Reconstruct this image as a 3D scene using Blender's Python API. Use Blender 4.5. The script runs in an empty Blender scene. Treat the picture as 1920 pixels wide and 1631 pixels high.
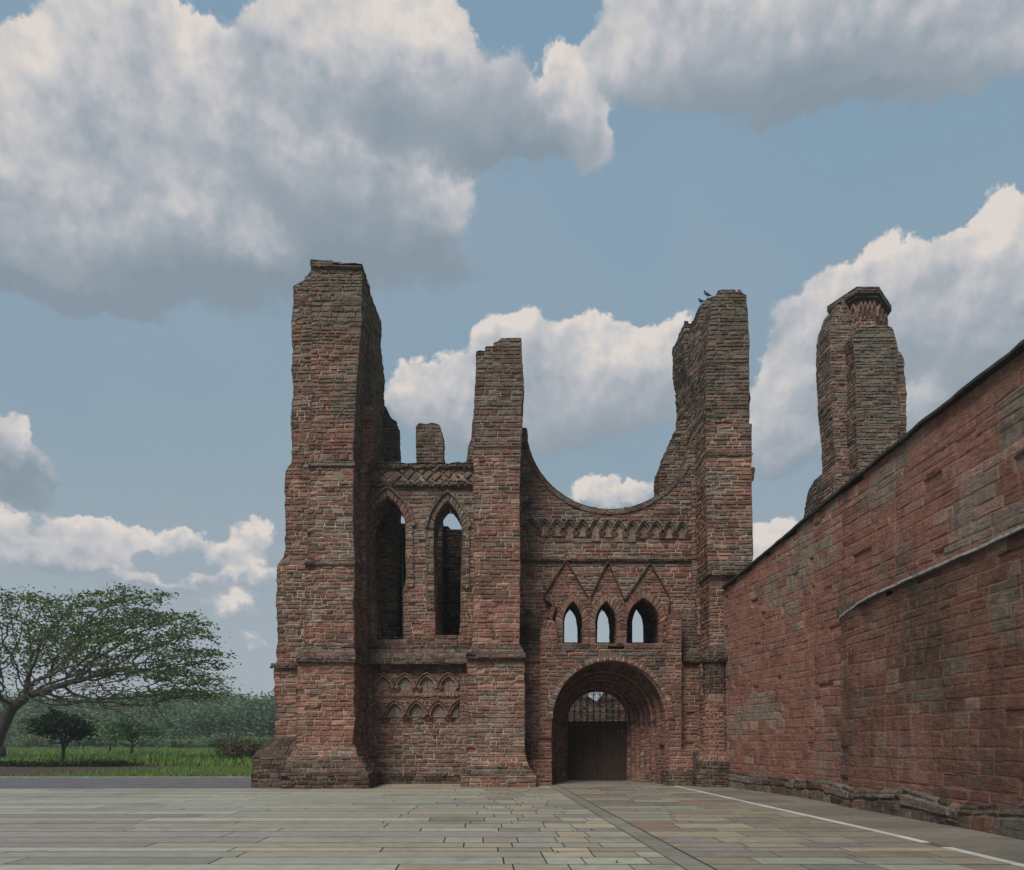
import bpy, math, random
import numpy as np
from mathutils import Vector, geometry
random.seed(7)
rng = np.random.default_rng(7)
S = bpy.context.scene
C = S.collection

# ------------------------------------------------------------------ camera, sun, sky, exposure
F0, CX0, HY0, EYE = 1400.0, 960.0, 1390.0, 1.6      # focal length in photo pixels, principal point, eye height
cam_d = bpy.data.cameras.new('camera'); cam = bpy.data.objects.new('camera', cam_d); C.objects.link(cam)
cam.location = (0, 0, EYE); cam.rotation_euler = (math.radians(90), 0, 0)
cam_d.sensor_width = 36; cam_d.lens = F0 / 1920 * 36
cam_d.shift_y = (HY0 - 1631 / 2) / 1920
cam_d.clip_start = 0.1; cam_d.clip_end = 6000
S.camera = cam
S.view_settings.view_transform = 'Standard'; S.view_settings.look = 'None'
S.view_settings.exposure = 0.0; S.view_settings.gamma = 1.0
S.view_settings.use_curve_mapping = False
try:
    S.cycles.use_denoising = True
    S.cycles.max_bounces = 6; S.cycles.diffuse_bounces = 3; S.cycles.glossy_bounces = 2
    S.cycles.transparent_max_bounces = 4
except Exception: pass

SUN_EL, SUN_AZ = math.radians(48), math.radians(-152)    # azimuth from +Y towards +X: behind the camera, to its left
sun_d = bpy.data.lights.new('sun', 'SUN'); sun = bpy.data.objects.new('sun', sun_d); C.objects.link(sun)
sun_d.energy = 3.5; sun_d.angle = math.radians(26); sun_d.color = (1.0, 0.95, 0.88)
sdir = Vector((math.sin(SUN_AZ) * math.cos(SUN_EL), math.cos(SUN_AZ) * math.cos(SUN_EL), math.sin(SUN_EL)))
sun.rotation_euler = sdir.to_track_quat('Z', 'Y').to_euler()
sun.location = (-20, -30, 60)

class NT:
    """small helper to write node trees as expressions"""
    def __init__(s, tree): s.t = tree; s.n = tree.nodes; s.l = tree.links
    def new(s, typ, **kw):
        n = s.n.new(typ)
        for k, v in kw.items(): setattr(n, k, v)
        return n
    def put(s, sock, v):
        if v is None: return
        if hasattr(v, 'links') or isinstance(v, bpy.types.NodeSocket): s.l.new(v, sock)
        else: sock.default_value = v
    def m(s, op, a, b=None, c=None, clamp=False):
        n = s.new('ShaderNodeMath', operation=op, use_clamp=clamp)
        s.put(n.inputs[0], a); s.put(n.inputs[1], b)
        if c is not None: s.put(n.inputs[2], c)
        return n.outputs[0]
    def v(s, op, a, b=None, scale=None):
        n = s.new('ShaderNodeVectorMath', operation=op)
        s.put(n.inputs[0], a); s.put(n.inputs[1], b)
        if scale is not None: s.put(n.inputs['Scale'], scale)
        return n.outputs['Value'] if op in ('DOT_PRODUCT', 'LENGTH', 'DISTANCE') else n.outputs[0]
    def noise(s, vec, scale, detail=4, rough=0.55, dist=0.0, out='Fac'):
        n = s.new('ShaderNodeTexNoise'); s.put(n.inputs['Vector'], vec)
        n.inputs['Scale'].default_value = scale; n.inputs['Detail'].default_value = detail
        n.inputs['Roughness'].default_value = rough; n.inputs['Distortion'].default_value = dist
        return n.outputs[out]
    def vor(s, vec, scale, feature='SMOOTH_F1', detail=0):
        n = s.new('ShaderNodeTexVoronoi', feature=feature); s.put(n.inputs['Vector'], vec)
        n.inputs['Scale'].default_value = scale
        if 'Detail' in n.inputs: n.inputs['Detail'].default_value = detail
        return n.outputs['Distance']
    def ramp(s, f, stops, interp='LINEAR'):
        n = s.new('ShaderNodeValToRGB'); s.put(n.inputs[0], f)
        e = n.color_ramp.elements; n.color_ramp.interpolation = interp
        while len(e) < len(stops): e.new(0.5)
        for i, (p, c) in enumerate(stops):
            e[i].position = p; e[i].color = c if len(c) == 4 else (*c, 1)
        return n.outputs[0]
    def sm(s, f, a, b, lo=0.0, hi=1.0):
        n = s.new('ShaderNodeMapRange', interpolation_type='SMOOTHSTEP'); s.put(n.inputs[0], f)
        n.inputs[1].default_value = a; n.inputs[2].default_value = b
        n.inputs[3].default_value = lo; n.inputs[4].default_value = hi
        return n.outputs[0]
    def mix(s, f, a, b, blend='MIX'):
        n = s.new('ShaderNodeMix', data_type='RGBA', blend_type=blend)
        s.put(n.inputs[0], f); s.put(n.inputs[6], a); s.put(n.inputs[7], b)
        return n.outputs[2]
    def sep(s, v): 
        n = s.new('ShaderNodeSeparateXYZ'); s.put(n.inputs[0], v); return n.outputs
    def comb(s, x, y, z):
        n = s.new('ShaderNodeCombineXYZ'); s.put(n.inputs[0], x); s.put(n.inputs[1], y); s.put(n.inputs[2], z); return n.outputs[0]

def g2l(*c): return tuple((x / 255 / 12.92 if x <= 10 else ((x / 255 + 0.055) / 1.055) ** 2.4) for x in c)
def c4(*c): return (*g2l(*c), 1)

def build_world():
    W = bpy.data.worlds.new('World'); S.world = W; W.use_nodes = True
    W.node_tree.nodes.clear(); N = NT(W.node_tree)
    out = N.new('ShaderNodeOutputWorld'); bg = N.new('ShaderNodeBackground')
    N.l.new(bg.outputs[0], out.inputs[0]); bg.inputs[1].default_value = 0.1
    sky = N.new('ShaderNodeTexSky'); sky.sky_type = 'NISHITA'; sky.sun_disc = False
    sky.sun_elevation = SUN_EL; sky.sun_rotation = SUN_AZ; sky.dust_density = 2.0; sky.air_density = 1.0
    geo = N.new('ShaderNodeTexCoord'); d = geo.outputs['Generated']
    dn = N.v('NORMALIZE', d)
    x, y, z = N.sep(dn)[:3]
    az = N.m('ARCTAN2', x, y); el = N.m('ARCSINE', z)
    # warp so that the cumulus heaps have billowing edges
    w1 = N.noise(dn, 7.0, 3, 0.5, out='Color'); w2 = N.noise(dn, 26.0, 5, 0.62, out='Color')
    p = N.comb(az, el, 0.0)
    p = N.v('ADD', p, N.v('SCALE', N.v('SUBTRACT', w1, (0.5, 0.5, 0.5)), scale=0.07))
    p = N.v('ADD', p, N.v('SCALE', N.v('SUBTRACT', w2, (0.5, 0.5, 0.5)), scale=0.06))
    px, py, _ = N.sep(p)[:3]; p = N.comb(px, py, 0.0)
    def ang(cx, cy): 
        dx = (cx - CX0) / F0; dz = (HY0 - cy) / F0
        return math.atan(dx), math.atan2(dz, math.hypot(1, dx))
    # heaps: where each stands in the sky (given as seen from the square), its half-sizes, density and brightness
    B = [ # x, y, rx, ry, dens, light(-1 shade .. 1 lit)
     (40,180,120,110,1.0,.8),(20,330,160,160,1.0,.6),(190,60,110,120,.9,.9),(290,70,120,130,1.0,.9),(350,140,90,120,.8,.8),
     (150,260,150,120,.9,.5),(320,300,180,130,1,.35),(120,420,200,110,1,.45),(330,430,220,90,1,.55),(500,300,150,110,.9,.2),
     (600,60,130,100,.95,.9),(720,50,130,110,1,.9),(800,110,90,100,.8,.6),(560,150,130,110,.9,.4),(700,180,200,100,.9,.15),
     (880,190,110,100,.8,-.1),(960,240,120,70,.8,-.2),(1070,180,60,80,.8,.7),(1095,250,60,70,.8,.5),(1000,270,90,50,.6,-.3),
     (600,300,120,90,.9,.55),(800,350,90,90,.75,.4),(790,250,170,60,.7,-.4),(660,400,170,80,.7,-.2),(820,440,80,70,.35,-.1),
     (140,510,260,60,.6,-.55),(430,520,260,60,.65,-.7),(720,500,200,50,.45,-.7),(250,560,300,30,.2,-.5),
     (1230,40,120,90,.9,.55),(1180,110,90,70,.7,.5),(1380,30,190,90,1,.45),(1600,30,220,90,1,.5),(1820,40,160,100,1,.6),
     (1330,140,170,70,.8,-.1),(1530,140,220,80,.9,-.35),(1740,130,170,70,.7,.0),(1560,200,200,35,.4,-.3),(1890,110,80,60,.6,.2),
     (1870,440,70,70,.8,.9),(1820,500,110,70,1,.8),(1900,540,90,120,1,.6),(1720,540,110,70,.9,.75),(1640,500,50,50,.6,.8),
     (1610,580,100,70,.8,.6),(1540,620,90,80,.7,.3),(1700,640,150,70,.9,.2),(1850,640,130,110,.9,.1),(1480,740,90,80,.5,.2),(1450,790,90,80,.7,.4),
     (1600,720,90,60,.75,.2),(1500,690,60,60,.7,.4),(1790,740,130,60,.6,-.1),(1480,860,80,40,.4,0),(1740,770,60,40,.6,.6),
     (960,650,70,50,.8,.7),(1090,640,110,60,.9,.8),(1220,650,80,50,.8,.75),(1040,710,180,60,.9,.35),(1180,730,160,60,.9,.3),(800,740,100,50,.75,.6),
     (1060,790,200,50,.7,0),(850,790,130,50,.7,.2),(1150,925,85,30,.8,.7),(1460,1010,60,35,.8,.7),(1440,1050,60,40,.5,.4),
     (190,995,105,38,.8,.75),(150,1035,100,28,.5,.3),(340,1000,60,28,.5,.4),(480,1005,48,38,.6,.6),(430,1040,50,26,.42,.4),(15,830,55,60,.8,.6),
     (10,1000,55,45,.6,.5),(40,900,80,50,.4,-.3),(115,895,45,22,.26,0),(470,1185,50,28,.36,.35),(330,1085,180,22,.3,.1),(90,1060,120,26,.36,.2),(480,1075,70,26,.34,.3),(420,1130,60,24,.3,.3),
    ]
    # and a few round the rest of the sky, so that it is not bare elsewhere
    R = random.Random(3)
    Sm = None; Tm = None
    rows = []
    for (cx, cy, rx, ry, dn_, li) in B:
        a, e = ang(cx, cy); k = math.cos(a) ** 2 / F0; ke = math.cos(e) ** 2 * math.cos(a) / F0
        rows.append((a, e, rx * k * 1.45, ry * ke * 1.5, dn_, li))
    for i in range(12):
        a = math.radians(50 + i * 22 + R.uniform(-6, 6)); a = a if a < math.pi else a - 2 * math.pi
        rows.append((a, math.radians(R.uniform(12, 45)), R.uniform(.2, .35), R.uniform(.1, .18), .9, R.uniform(0, .7)))
    acc = None; pp = p
    def vma(a_, b_, c_):
        n_ = N.new('ShaderNodeVectorMath', operation='MULTIPLY_ADD')
        for i_, v_ in enumerate((a_, b_, c_)): N.put(n_.inputs[i_], v_)
        return n_.outputs[0]
    for i, (a, e, rx, ry, dn_, li) in enumerate(rows):
        if i % 5 == 4: pp = vma(acc, (1e-7, 1e-7, 0), p)     # negligible; makes the heaps be evaluated one after the other
        q = vma(pp, (1 / rx, 1 / ry, 0), (-a / rx, -e / ry, 0))
        w = N.m('MULTIPLY_ADD', N.v('DOT_PRODUCT', q, q), -1.0, 1.0, clamp=True)
        w = N.m('MULTIPLY', w, w)
        # accumulates (density, light): light is li + 0.75 * height within the heap
        k_ = N.v('SCALE', vma(q, (0, 0.75, 0), (dn_, li, 0)), scale=w)
        acc = N.v('ADD', acc, k_) if acc is not None else k_
    Sm, Tm, _ = N.sep(acc)[:3]
    den = N.m('MINIMUM', Sm, 1.0)
    L = N.m('DIVIDE', Tm, N.m('ADD', Sm, 0.06))
    f1 = N.noise(dn, 9.0, 9, 0.58)
    f2 = N.noise(N.v('ADD', dn, (-0.020, 0.0, 0.026)), 9.0, 5, 0.58)
    b1 = N.noise(dn, 3.1, 2, 0.5)
    body = N.m('MULTIPLY_ADD', N.m('SUBTRACT', f1, 0.5), 1.15, den)
    # sunlit tops are crisp, shaded undersides melt away
    Ls = N.sm(L, -0.25, 0.55)
    lo_ = N.m('MULTIPLY_ADD', Ls, 0.15, 0.02); wd = N.m('MULTIPLY_ADD', Ls, -0.34, 0.52)
    al = N.m('DIVIDE', N.m('SUBTRACT', body, lo_), wd, clamp=True)
    al = N.sm(al, 0.0, 1.0)
    alpha = N.m('MULTIPLY', al, N.sm(den, 0.0, 0.16))
    relief = N.m('SUBTRACT', f1, f2)
    lit = N.m('ADD', N.m('MULTIPLY', relief, N.m('MULTIPLY_ADD', Ls, 0.95, 0.12)), N.m('MULTIPLY', L, 0.70))
    lit = N.m('ADD', lit, N.m('MULTIPLY', N.m('SUBTRACT', b1, 0.5), 0.55))
    g1 = N.noise(dn, 24.0, 4, 0.55); g2 = N.noise(N.v('ADD', dn, (-0.008, 0.0, 0.011)), 24.0, 3, 0.55)
    lit = N.m('ADD', lit, N.m('MULTIPLY', N.m('SUBTRACT', g1, g2), N.m('MULTIPLY_ADD', Ls, 1.1, 0.08)))
    thin = N.m('SUBTRACT', 1.0, den)
    lit = N.m('ADD', lit, N.m('MULTIPLY_ADD', thin, 0.10, 0.27))
    lit = N.m('MULTIPLY_ADD', lit, 0.78, 0.09)
    ccol = N.ramp(lit, [(0.0, c4(134, 149, 161)), (0.25, c4(149, 160, 170)), (0.5, c4(171, 177, 185)), (0.74, c4(195, 195, 198)), (0.9, c4(210, 206, 203)), (1.0, c4(222, 214, 208))])
    elev = N.m('DIVIDE', el, math.radians(60), clamp=True)
    blue = N.ramp(elev, [(0.0, c4(172, 179, 185)), (0.12, c4(163, 174, 182)), (0.32, c4(143, 164, 177)), (0.6, c4(134, 161, 181)), (1.0, c4(116, 149, 176))])
    # tint the physical sky to the hazy grey blue of the day
    nis = N.mix(1.0, sky.outputs[0], (0.10, 0.10, 0.10, 1), 'MULTIPLY')
    base = N.mix(0.93, nis, blue)
    patch = N.noise(dn, 2.6, 2, 0.5)
    base = N.mix(N.sm(patch, 0.42, 0.68, 0.0, 0.22), base, c4(160, 170, 180))
    col = N.mix(alpha, base, ccol)
    below = N.sm(el, -0.03, 0.0)
    col = N.mix(below, c4(92, 90, 78), col)
    fin = N.v('SCALE', col, scale=10.0)
    N.l.new(fin, bg.inputs[0])
    W.cycles.sampling_method = 'MANUAL'; W.cycles.sample_map_resolution = 512
build_world()

# ------------------------------------------------------------------ numpy noise
def _hash(ix, iy, iz):
    h = (ix.astype(np.int64) * 374761393 + iy.astype(np.int64) * 668265263 + iz.astype(np.int64) * 2147483647) & 0xffffffff
    h = ((h ^ (h >> 13)) * 1274126177) & 0xffffffff
    return ((h ^ (h >> 16)) & 0xffff) / 65535.0
def vnoise(p):
    p = np.asarray(p, dtype=np.float64); i = np.floor(p); f = p - i; f = f * f * (3 - 2 * f)
    i = i.astype(np.int64); r = 0
    for a in (0, 1):
        wa = f[:, 0] if a else 1 - f[:, 0]
        for b in (0, 1):
            wb = f[:, 1] if b else 1 - f[:, 1]
            for c in (0, 1):
                wc = f[:, 2] if c else 1 - f[:, 2]
                r = r + wa * wb * wc * _hash(i[:, 0] + a, i[:, 1] + b, i[:, 2] + c)
    return r * 2 - 1
def _h1(x, y, z):
    h = (x * 374761393 + y * 668265263 + z * 2147483647) & 0xffffffff
    h = ((h ^ (h >> 13)) * 1274126177) & 0xffffffff
    return ((h ^ (h >> 16)) & 0xffff) / 65535.0
def n1(x, y, z):
    x, y, z = float(x), float(y), float(z)
    i, j, k = math.floor(x), math.floor(y), math.floor(z); f, g, h = x - i, y - j, z - k
    f = f * f * (3 - 2 * f); g = g * g * (3 - 2 * g); h = h * h * (3 - 2 * h)
    a = _h1(i, j, k) * (1 - f) + _h1(i + 1, j, k) * f; b = _h1(i, j + 1, k) * (1 - f) + _h1(i + 1, j + 1, k) * f
    c = _h1(i, j, k + 1) * (1 - f) + _h1(i + 1, j, k + 1) * f; d = _h1(i, j + 1, k + 1) * (1 - f) + _h1(i + 1, j + 1, k + 1) * f
    return ((a * (1 - g) + b * g) * (1 - h) + (c * (1 - g) + d * g) * h) * 2 - 1

# ------------------------------------------------------------------ tags and object helpers
def tag(o, label=None, cat=None, group=None, kind=None):
    if label: o['label'] = label
    if cat: o['category'] = cat
    if group: o['group'] = group
    if kind: o['kind'] = kind
    return o
def empty(name, loc, label=None, cat=None, group=None, parent=None):
    o = bpy.data.objects.new(name, None); C.objects.link(o); o.location = loc
    o.empty_display_size = 0.2
    if parent: o.parent = parent
    return tag(o, label, cat, group)
def link(name, me, parent=None):
    o = bpy.data.objects.new(name, me); C.objects.link(o)
    if parent:
        o.parent = parent
        o.matrix_parent_inverse = Vector_inv(parent)
    return o
def Vector_inv(parent):
    from mathutils import Matrix
    return Matrix.Translation(-parent.location)

class MB:
    """collects polygons; builds ONE mesh object"""
    def __init__(s): s.V = []; s.Fs = []; s.FM = []; s.FC = []; s.FA = []; s.n = 0; s.D = []
    def add(s, verts, faces, mat=0, col=(0.5, 0.5, 0.5), age=0.0, disp=1.0):
        verts = np.asarray(verts, dtype=np.float64).reshape(-1, 3)
        s.V.append(verts); s.D.append(np.full(len(verts), disp))
        for f in faces: s.Fs.append([i + s.n for i in f])
        k = len(faces)
        s.FM.extend(mat if isinstance(mat, (list, tuple, np.ndarray)) else [mat] * k)
        s.FC.extend([(*col, 1.0)] * k); s.FA.extend([age] * k)
        s.n += len(verts)
    def quad(s, a, b, c, d, **k): s.add([a, b, c, d], [(0, 1, 2, 3)], **k)
    def box(s, x0, x1, y0, y1, z0, z1, **k):
        v = [(x0,y0,z0),(x1,y0,z0),(x1,y1,z0),(x0,y1,z0),(x0,y0,z1),(x1,y0,z1),(x1,y1,z1),(x0,y1,z1)]
        s.add(v, [(0,3,2,1),(4,5,6,7),(0,1,5,4),(1,2,6,5),(2,3,7,6),(3,0,4,7)], **k)
    def tube(s, pts, rad, sides=6, cap=True, **k):
        pts = [Vector(p) for p in pts]
        if not hasattr(rad, '__len__'): rad = [rad] * len(pts)
        V = []; up = None
        for i, p in enumerate(pts):
            t = (pts[min(i + 1, len(pts) - 1)] - pts[max(i - 1, 0)]); 
            if t.length < 1e-9: t = Vector((0, 0, 1))
            t.normalize()
            if up is None: up = t.orthogonal().normalized()
            up = (up - t * up.dot(t)); up = up.normalized() if up.length > 1e-6 else t.orthogonal().normalized()
            w = t.cross(up)
            for j in range(sides):
                a = 2 * math.pi * j / sides
                V.append(p + (up * math.cos(a) + w * math.sin(a)) * rad[i])
        Fc = []
        for i in range(len(pts) - 1):
            for j in range(sides):
                k2 = (j + 1) % sides
                Fc.append((i * sides + j, i * sides + k2, (i + 1) * sides + k2, (i + 1) * sides + j))
        if cap:
            Fc.append(tuple(range(sides))[::-1]); Fc.append(tuple((len(pts) - 1) * sides + j for j in range(sides)))
        s.add([tuple(v) for v in V], Fc, **k)
    def build(s, name, mats, parent=None, smooth=False, erode=0.0):
        V = np.concatenate(s.V); D = np.concatenate(s.D)
        if erode > 0:
            e = erode * D
            q = V * np.array([.55, .55, .75])
            q2 = V * np.array([2.1, 2.1, 2.6]); q3 = V * np.array([5.0, 5.0, 11.0])
            dx = vnoise(q) * .6 + vnoise(q2 + 7) * .36 + vnoise(q3 + 3) * .26
            dy = vnoise(q + 31) * .5 + vnoise(q2 + 17) * .30 + vnoise(q3 + 51) * .24
            dz = vnoise(q2 + 91) * .12
            g = np.clip(V[:, 2] / 0.3, 0, 1)
            V = V + np.stack([dx * e, dy * e, dz * e * g], 1)
        me = bpy.data.meshes.new(name)
        me.from_pydata(V.tolist(), [], s.Fs); 
        for m in (mats if isinstance(mats, (list, tuple)) else [mats]): me.materials.append(m)
        me.polygons.foreach_set('material_index', np.array(s.FM, dtype=np.int32))
        a = me.attributes.new('col', 'FLOAT_COLOR', 'FACE'); a.data.foreach_set('color', np.array(s.FC, dtype=np.float32).ravel())
        a = me.attributes.new('age', 'FLOAT', 'FACE'); a.data.foreach_set('value', np.array(s.FA, dtype=np.float32))
        if smooth: me.polygons.foreach_set('use_smooth', np.ones(len(s.Fs), dtype=bool))
        me.update()
        return link(name, me, parent)

# ------------------------------------------------------------------ materials
def new_mat(name):
    m = bpy.data.materials.new(name); m.use_nodes = True; m.node_tree.nodes.clear(); N = NT(m.node_tree)
    out = N.new('ShaderNodeOutputMaterial'); b = N.new('ShaderNodeBsdfPrincipled')
    N.l.new(b.outputs[0], out.inputs[0]); b.inputs['Roughness'].default_value = 0.92
    b.inputs['Specular IOR Level'].default_value = 0.15
    return m, N, b
def attr(N, name): 
    n = N.new('ShaderNodeAttribute'); n.attribute_name = name; return n
def bump(N, b, h, dist=0.02, strength=0.7):
    n = N.new('ShaderNodeBump'); n.inputs['Strength'].default_value = strength; n.inputs['Distance'].default_value = dist
    N.put(n.inputs['Height'], h); N.l.new(n.outputs[0], b.inputs['Normal'])
def mat_stone():
    m, N, b = new_mat('weathered_sandstone')
    pos = N.new('ShaderNodeNewGeometry').outputs['Position']
    col = attr(N, 'col').outputs['Color']; age = attr(N, 'age').outputs['Fac']
    st = N.v('MULTIPLY', pos, (1.0, 1.0, 5.0))
    strata = N.noise(st, 3.2, 8, 0.68); fine = N.noise(pos, 34, 5, 0.6); big = N.noise(pos, 1.1, 5, 0.6)
    mid = N.noise(pos, 6.5, 6, 0.62)
    k = N.m('ADD', N.m('MULTIPLY', strata, 1.6), N.m('MULTIPLY', fine, 1.3))
    k = N.m('ADD', k, N.m('ADD', N.m('MULTIPLY', mid, 1.0), -0.90))
    line = N.noise(N.v('MULTIPLY', pos, (.5, .5, 7.0)), 4.0, 5, 0.75)
    k = N.m('MULTIPLY', k, N.sm(line, 0.30, 0.46, 0.55, 1.0))
    c = N.mix(1.0, col, N.comb(k, k, k), 'MULTIPLY')
    # soot and damp in broad patches
    c = N.mix(N.sm(big, 0.46, 0.66, 0.0, 0.45), c, N.mix(1.0, c, (0.45, 0.46, 0.47, 1), 'MULTIPLY'))
    stk = N.noise(N.v('MULTIPLY', pos, (1.6, 1.6, .20)), 1.5, 6, .65)
    c = N.mix(N.sm(stk, .54, .66, 0, .42), c, N.mix(1.0, c, (.38, .37, .36, 1), 'MULTIPLY'))
    # grey green lichen, white crusts, a little orange lichen
    lm = N.m('ADD', age, N.m('MULTIPLY', N.m('SUBTRACT', mid, 0.5), 1.5))
    lic = N.ramp(fine, [(0.3, (0.075, 0.072, 0.055)), (0.5, (0.145, 0.14, 0.115)), (0.66, (0.25, 0.24, 0.205))])
    c = N.mix(N.sm(lm, 0.42, 0.85, 0.0, 0.72), c, lic)
    wh = N.noise(pos, 17, 4, 0.7)
    c = N.mix(N.m('MULTIPLY', N.sm(wh, 0.62, 0.72), N.sm(age, 0.2, 0.8, 0.12, 0.55)), c, (0.36, 0.34, 0.29, 1))
    er = N.m('MULTIPLY', N.sm(N.noise(pos, .75, 6, .7), .50, .60), N.sm(age, -.02, -.14, 0, 1))
    c = N.mix(N.m('MULTIPLY', er, N.sm(fine, .44, .60, .1, .75)), c, (.30, .19, .15, 1))
    og = N.m('MULTIPLY', N.sm(N.noise(pos, 1.7, 5, 0.65), 0.60, 0.68), N.sm(age, 0.3, 0.7, 0.0, 0.55))
    c = N.mix(og, c, (0.22, 0.145, 0.05, 1))
    N.l.new(c, b.inputs['Base Color'])
    h = N.m('ADD', N.m('ADD', N.m('MULTIPLY', strata, 1.0), N.m('MULTIPLY', fine, 0.35)), N.m('ADD', N.m('MULTIPLY', mid, .9), N.m('MULTIPLY', line, .6)))
    bump(N, b, h, 0.07, 0.9)
    return m
def mat_mortar():
    m, N, b = new_mat('lime_mortar')
    pos = N.new('ShaderNodeNewGeometry').outputs['Position']
    n = N.noise(pos, 0.9, 6, 0.7); f = N.noise(pos, 14, 4, 0.6)
    k = N.m('ADD', N.m('MULTIPLY', n, 0.8), N.m('MULTIPLY', f, 0.35))
    age = attr(N, 'age').outputs['Fac']
    k = N.m('SUBTRACT', k, N.m('MULTIPLY', age, 0.16))
    c = N.ramp(k, [(0.38, (0.07, 0.05, 0.04)), (0.48, (0.24, 0.175, 0.138)), (0.60, (0.50, 0.40, 0.32))])
    c = N.mix(1.0, c, attr(N, 'col').outputs['Color'], 'MULTIPLY')
    N.l.new(c, b.inputs['Base Color']); bump(N, b, f, 0.03, 0.6)
    return m
STONE, MORTAR = mat_stone(), mat_mortar()
def mat_simple(name, c0, c1, scale=8, rough=0.9, bd=0.02, stretch=(1, 1, 1), spec=0.15, metal=0.0, detail=6):
    m, N, b = new_mat(name)
    pos = N.new('ShaderNodeNewGeometry').outputs['Position']
    q = N.v('MULTIPLY', pos, stretch); n = N.noise(q, scale, detail, 0.62)
    c = N.ramp(n, [(0.3, c0), (0.7, c1)]); N.l.new(c, b.inputs['Base Color'])
    b.inputs['Roughness'].default_value = rough; b.inputs['Specular IOR Level'].default_value = spec; b.inputs['Metallic'].default_value = metal
    if bd: bump(N, b, n, bd, 0.6)
    return m
IRON = mat_simple('wrought_iron', (0.012, 0.011, 0.011), (0.03, 0.028, 0.026), 12, 0.6, 0.003, spec=0.3)
OAK = mat_simple('dark_oak', (0.018, 0.012, 0.009), (0.07, 0.046, 0.034), 5, 0.75, 0.01, (9, 9, 0.6))
LEAD = mat_simple('pale_coping', (0.13, 0.13, 0.125), (0.42, 0.42, 0.41), 7, 0.7, 0.01)
DARKSLATE = mat_simple('dark_slate', (0.018, 0.017, 0.017), (0.06, 0.056, 0.05), 5, 0.8, 0.02)
ZINC = mat_simple('zinc_strip', (0.12, 0.13, 0.13), (0.2, 0.21, 0.22), 3, 0.5, 0)

# ------------------------------------------------------------------ masonry
def X(x, Y): return (x - CX0) / F0 * Y
def Z(y, Y): return EYE + (HY0 - y) / F0 * Y

RED, BRN, PNK, GRY, DRK = (0.222, 0.106, 0.080), (0.185, 0.120, 0.093), (0.31, 0.19, 0.145), (0.205, 0.175, 0.145), (0.095, 0.068, 0.054)
PAL = {  # weights red brown pink grey dark, brightness, base age
 'tower': ((.27, .36, .17, .14, .06), 1.0, 0.0),
 'tower_grey': ((.10, .36, .08, .34, .16), 0.82, .34),
 'tower_mix': ((.18, .36, .15, .23, .10), .95, .14),
 'fresh': ((.42, .22, .28, .06, .02), 1.1, -.08),
 'porch': ((.46, .34, .10, .04, .06), .92, -.02),
 'ledge': ((.05, .36, .05, .28, .26), .72, .42),
 'redwall': ((.62, .20, .12, .03, .03), 1.05, -.1),
 'wallbase': ((.03, .25, .0, .32, .40), .75, .35),
 'lattice': ((.02, .3, .12, .52, .04), 1.0, .40),
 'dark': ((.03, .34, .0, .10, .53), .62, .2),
 'inner': ((.25, .4, .05, .1, .2), 1.3, .05),  # brightened stone colour stands in for daylight on the inner walls
 'wet': ((.07, .42, .0, .16, .35), .62, .28),
}
MORT = {'lattice': (.8, .78, .74), 'redwall': (.50, .34, .28), 'tower': (.84, .79, .75), 'porch': (.7, .58, .52), 'fresh': (.75, .66, .6), 'ledge': (.5, .47, .43), 'wet': (.55, .5, .46), 'tower_grey': (.75, .74, .7), 'dark': (.35, .33, .3), 'inner': (.6, .55, .5), 'wallbase': (.45, .42, .38)}
CR = random.Random(99)
PAL_COLS = np.array([RED, BRN, PNK, GRY, DRK])
def stone_col(p, pal):
    w, br, age = PAL[pal]; w = np.array(w, dtype=float)
    a = n1(p[0] * .33 + 5, p[1] * .33, p[2] * .42); h = max(0.0, min(1.0, (p[2] - 6) / 14))
    if pal == 'redwall':
        g = n1(p[1] * .55 + 40, p[0], p[2] * .8) * .9 + .55 * n1(p[1] * 1.4, 3.3, p[2] * 2.0) + rng.uniform(-.22, .22)
        damp = 0.0
        if p[1] < 19.4 and p[2] < 5.2:      # old damp stains below the ledge
            damp = max(0, 1 - abs(p[1] - 15.2 - .3 * math.sin(p[2] * 2)) / 1.3) * min(1, max(0, (p[2] - 1.6) / 1.5)) + .5 * max(0, n1(p[1] * .5, 8, p[2] * .8))
            damp = min(.95, 1.25 * damp + .6 * max(0, (p[2] - 4.2))); g = g - .06
        c = np.array(PNK) * .75 + np.array(GRY) * .2 if .26 < g < .38 else (np.array(GRY) * np.array((.98, .90, .86)) if g >= .42 else (np.array(BRN) * 1.02 if g < -.62 else np.array(RED) * (1 + .12 * a)))
        if g < .26 and rng.random() < .12: c = c * .6 + np.array(BRN) * .5
        c = c * (.88 if p[2] < 5.0 and p[1] < 19.4 else 1.0); c = c * rng.uniform(.88, 1.1) * (1 - .62 * damp) + np.array((.055, .05, .036)) * damp * .55
        return c, age + .55 * damp + rng.uniform(-.05, .05)
    else:
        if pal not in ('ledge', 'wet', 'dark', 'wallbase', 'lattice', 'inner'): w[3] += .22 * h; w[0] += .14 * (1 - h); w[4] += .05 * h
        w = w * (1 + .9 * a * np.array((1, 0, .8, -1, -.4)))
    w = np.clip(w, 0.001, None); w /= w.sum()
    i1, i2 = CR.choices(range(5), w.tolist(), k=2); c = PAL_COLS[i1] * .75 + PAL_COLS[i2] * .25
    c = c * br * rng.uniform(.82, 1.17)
    return c, age + .28 * h + .22 * a + rng.uniform(-.09, .09)

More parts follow.
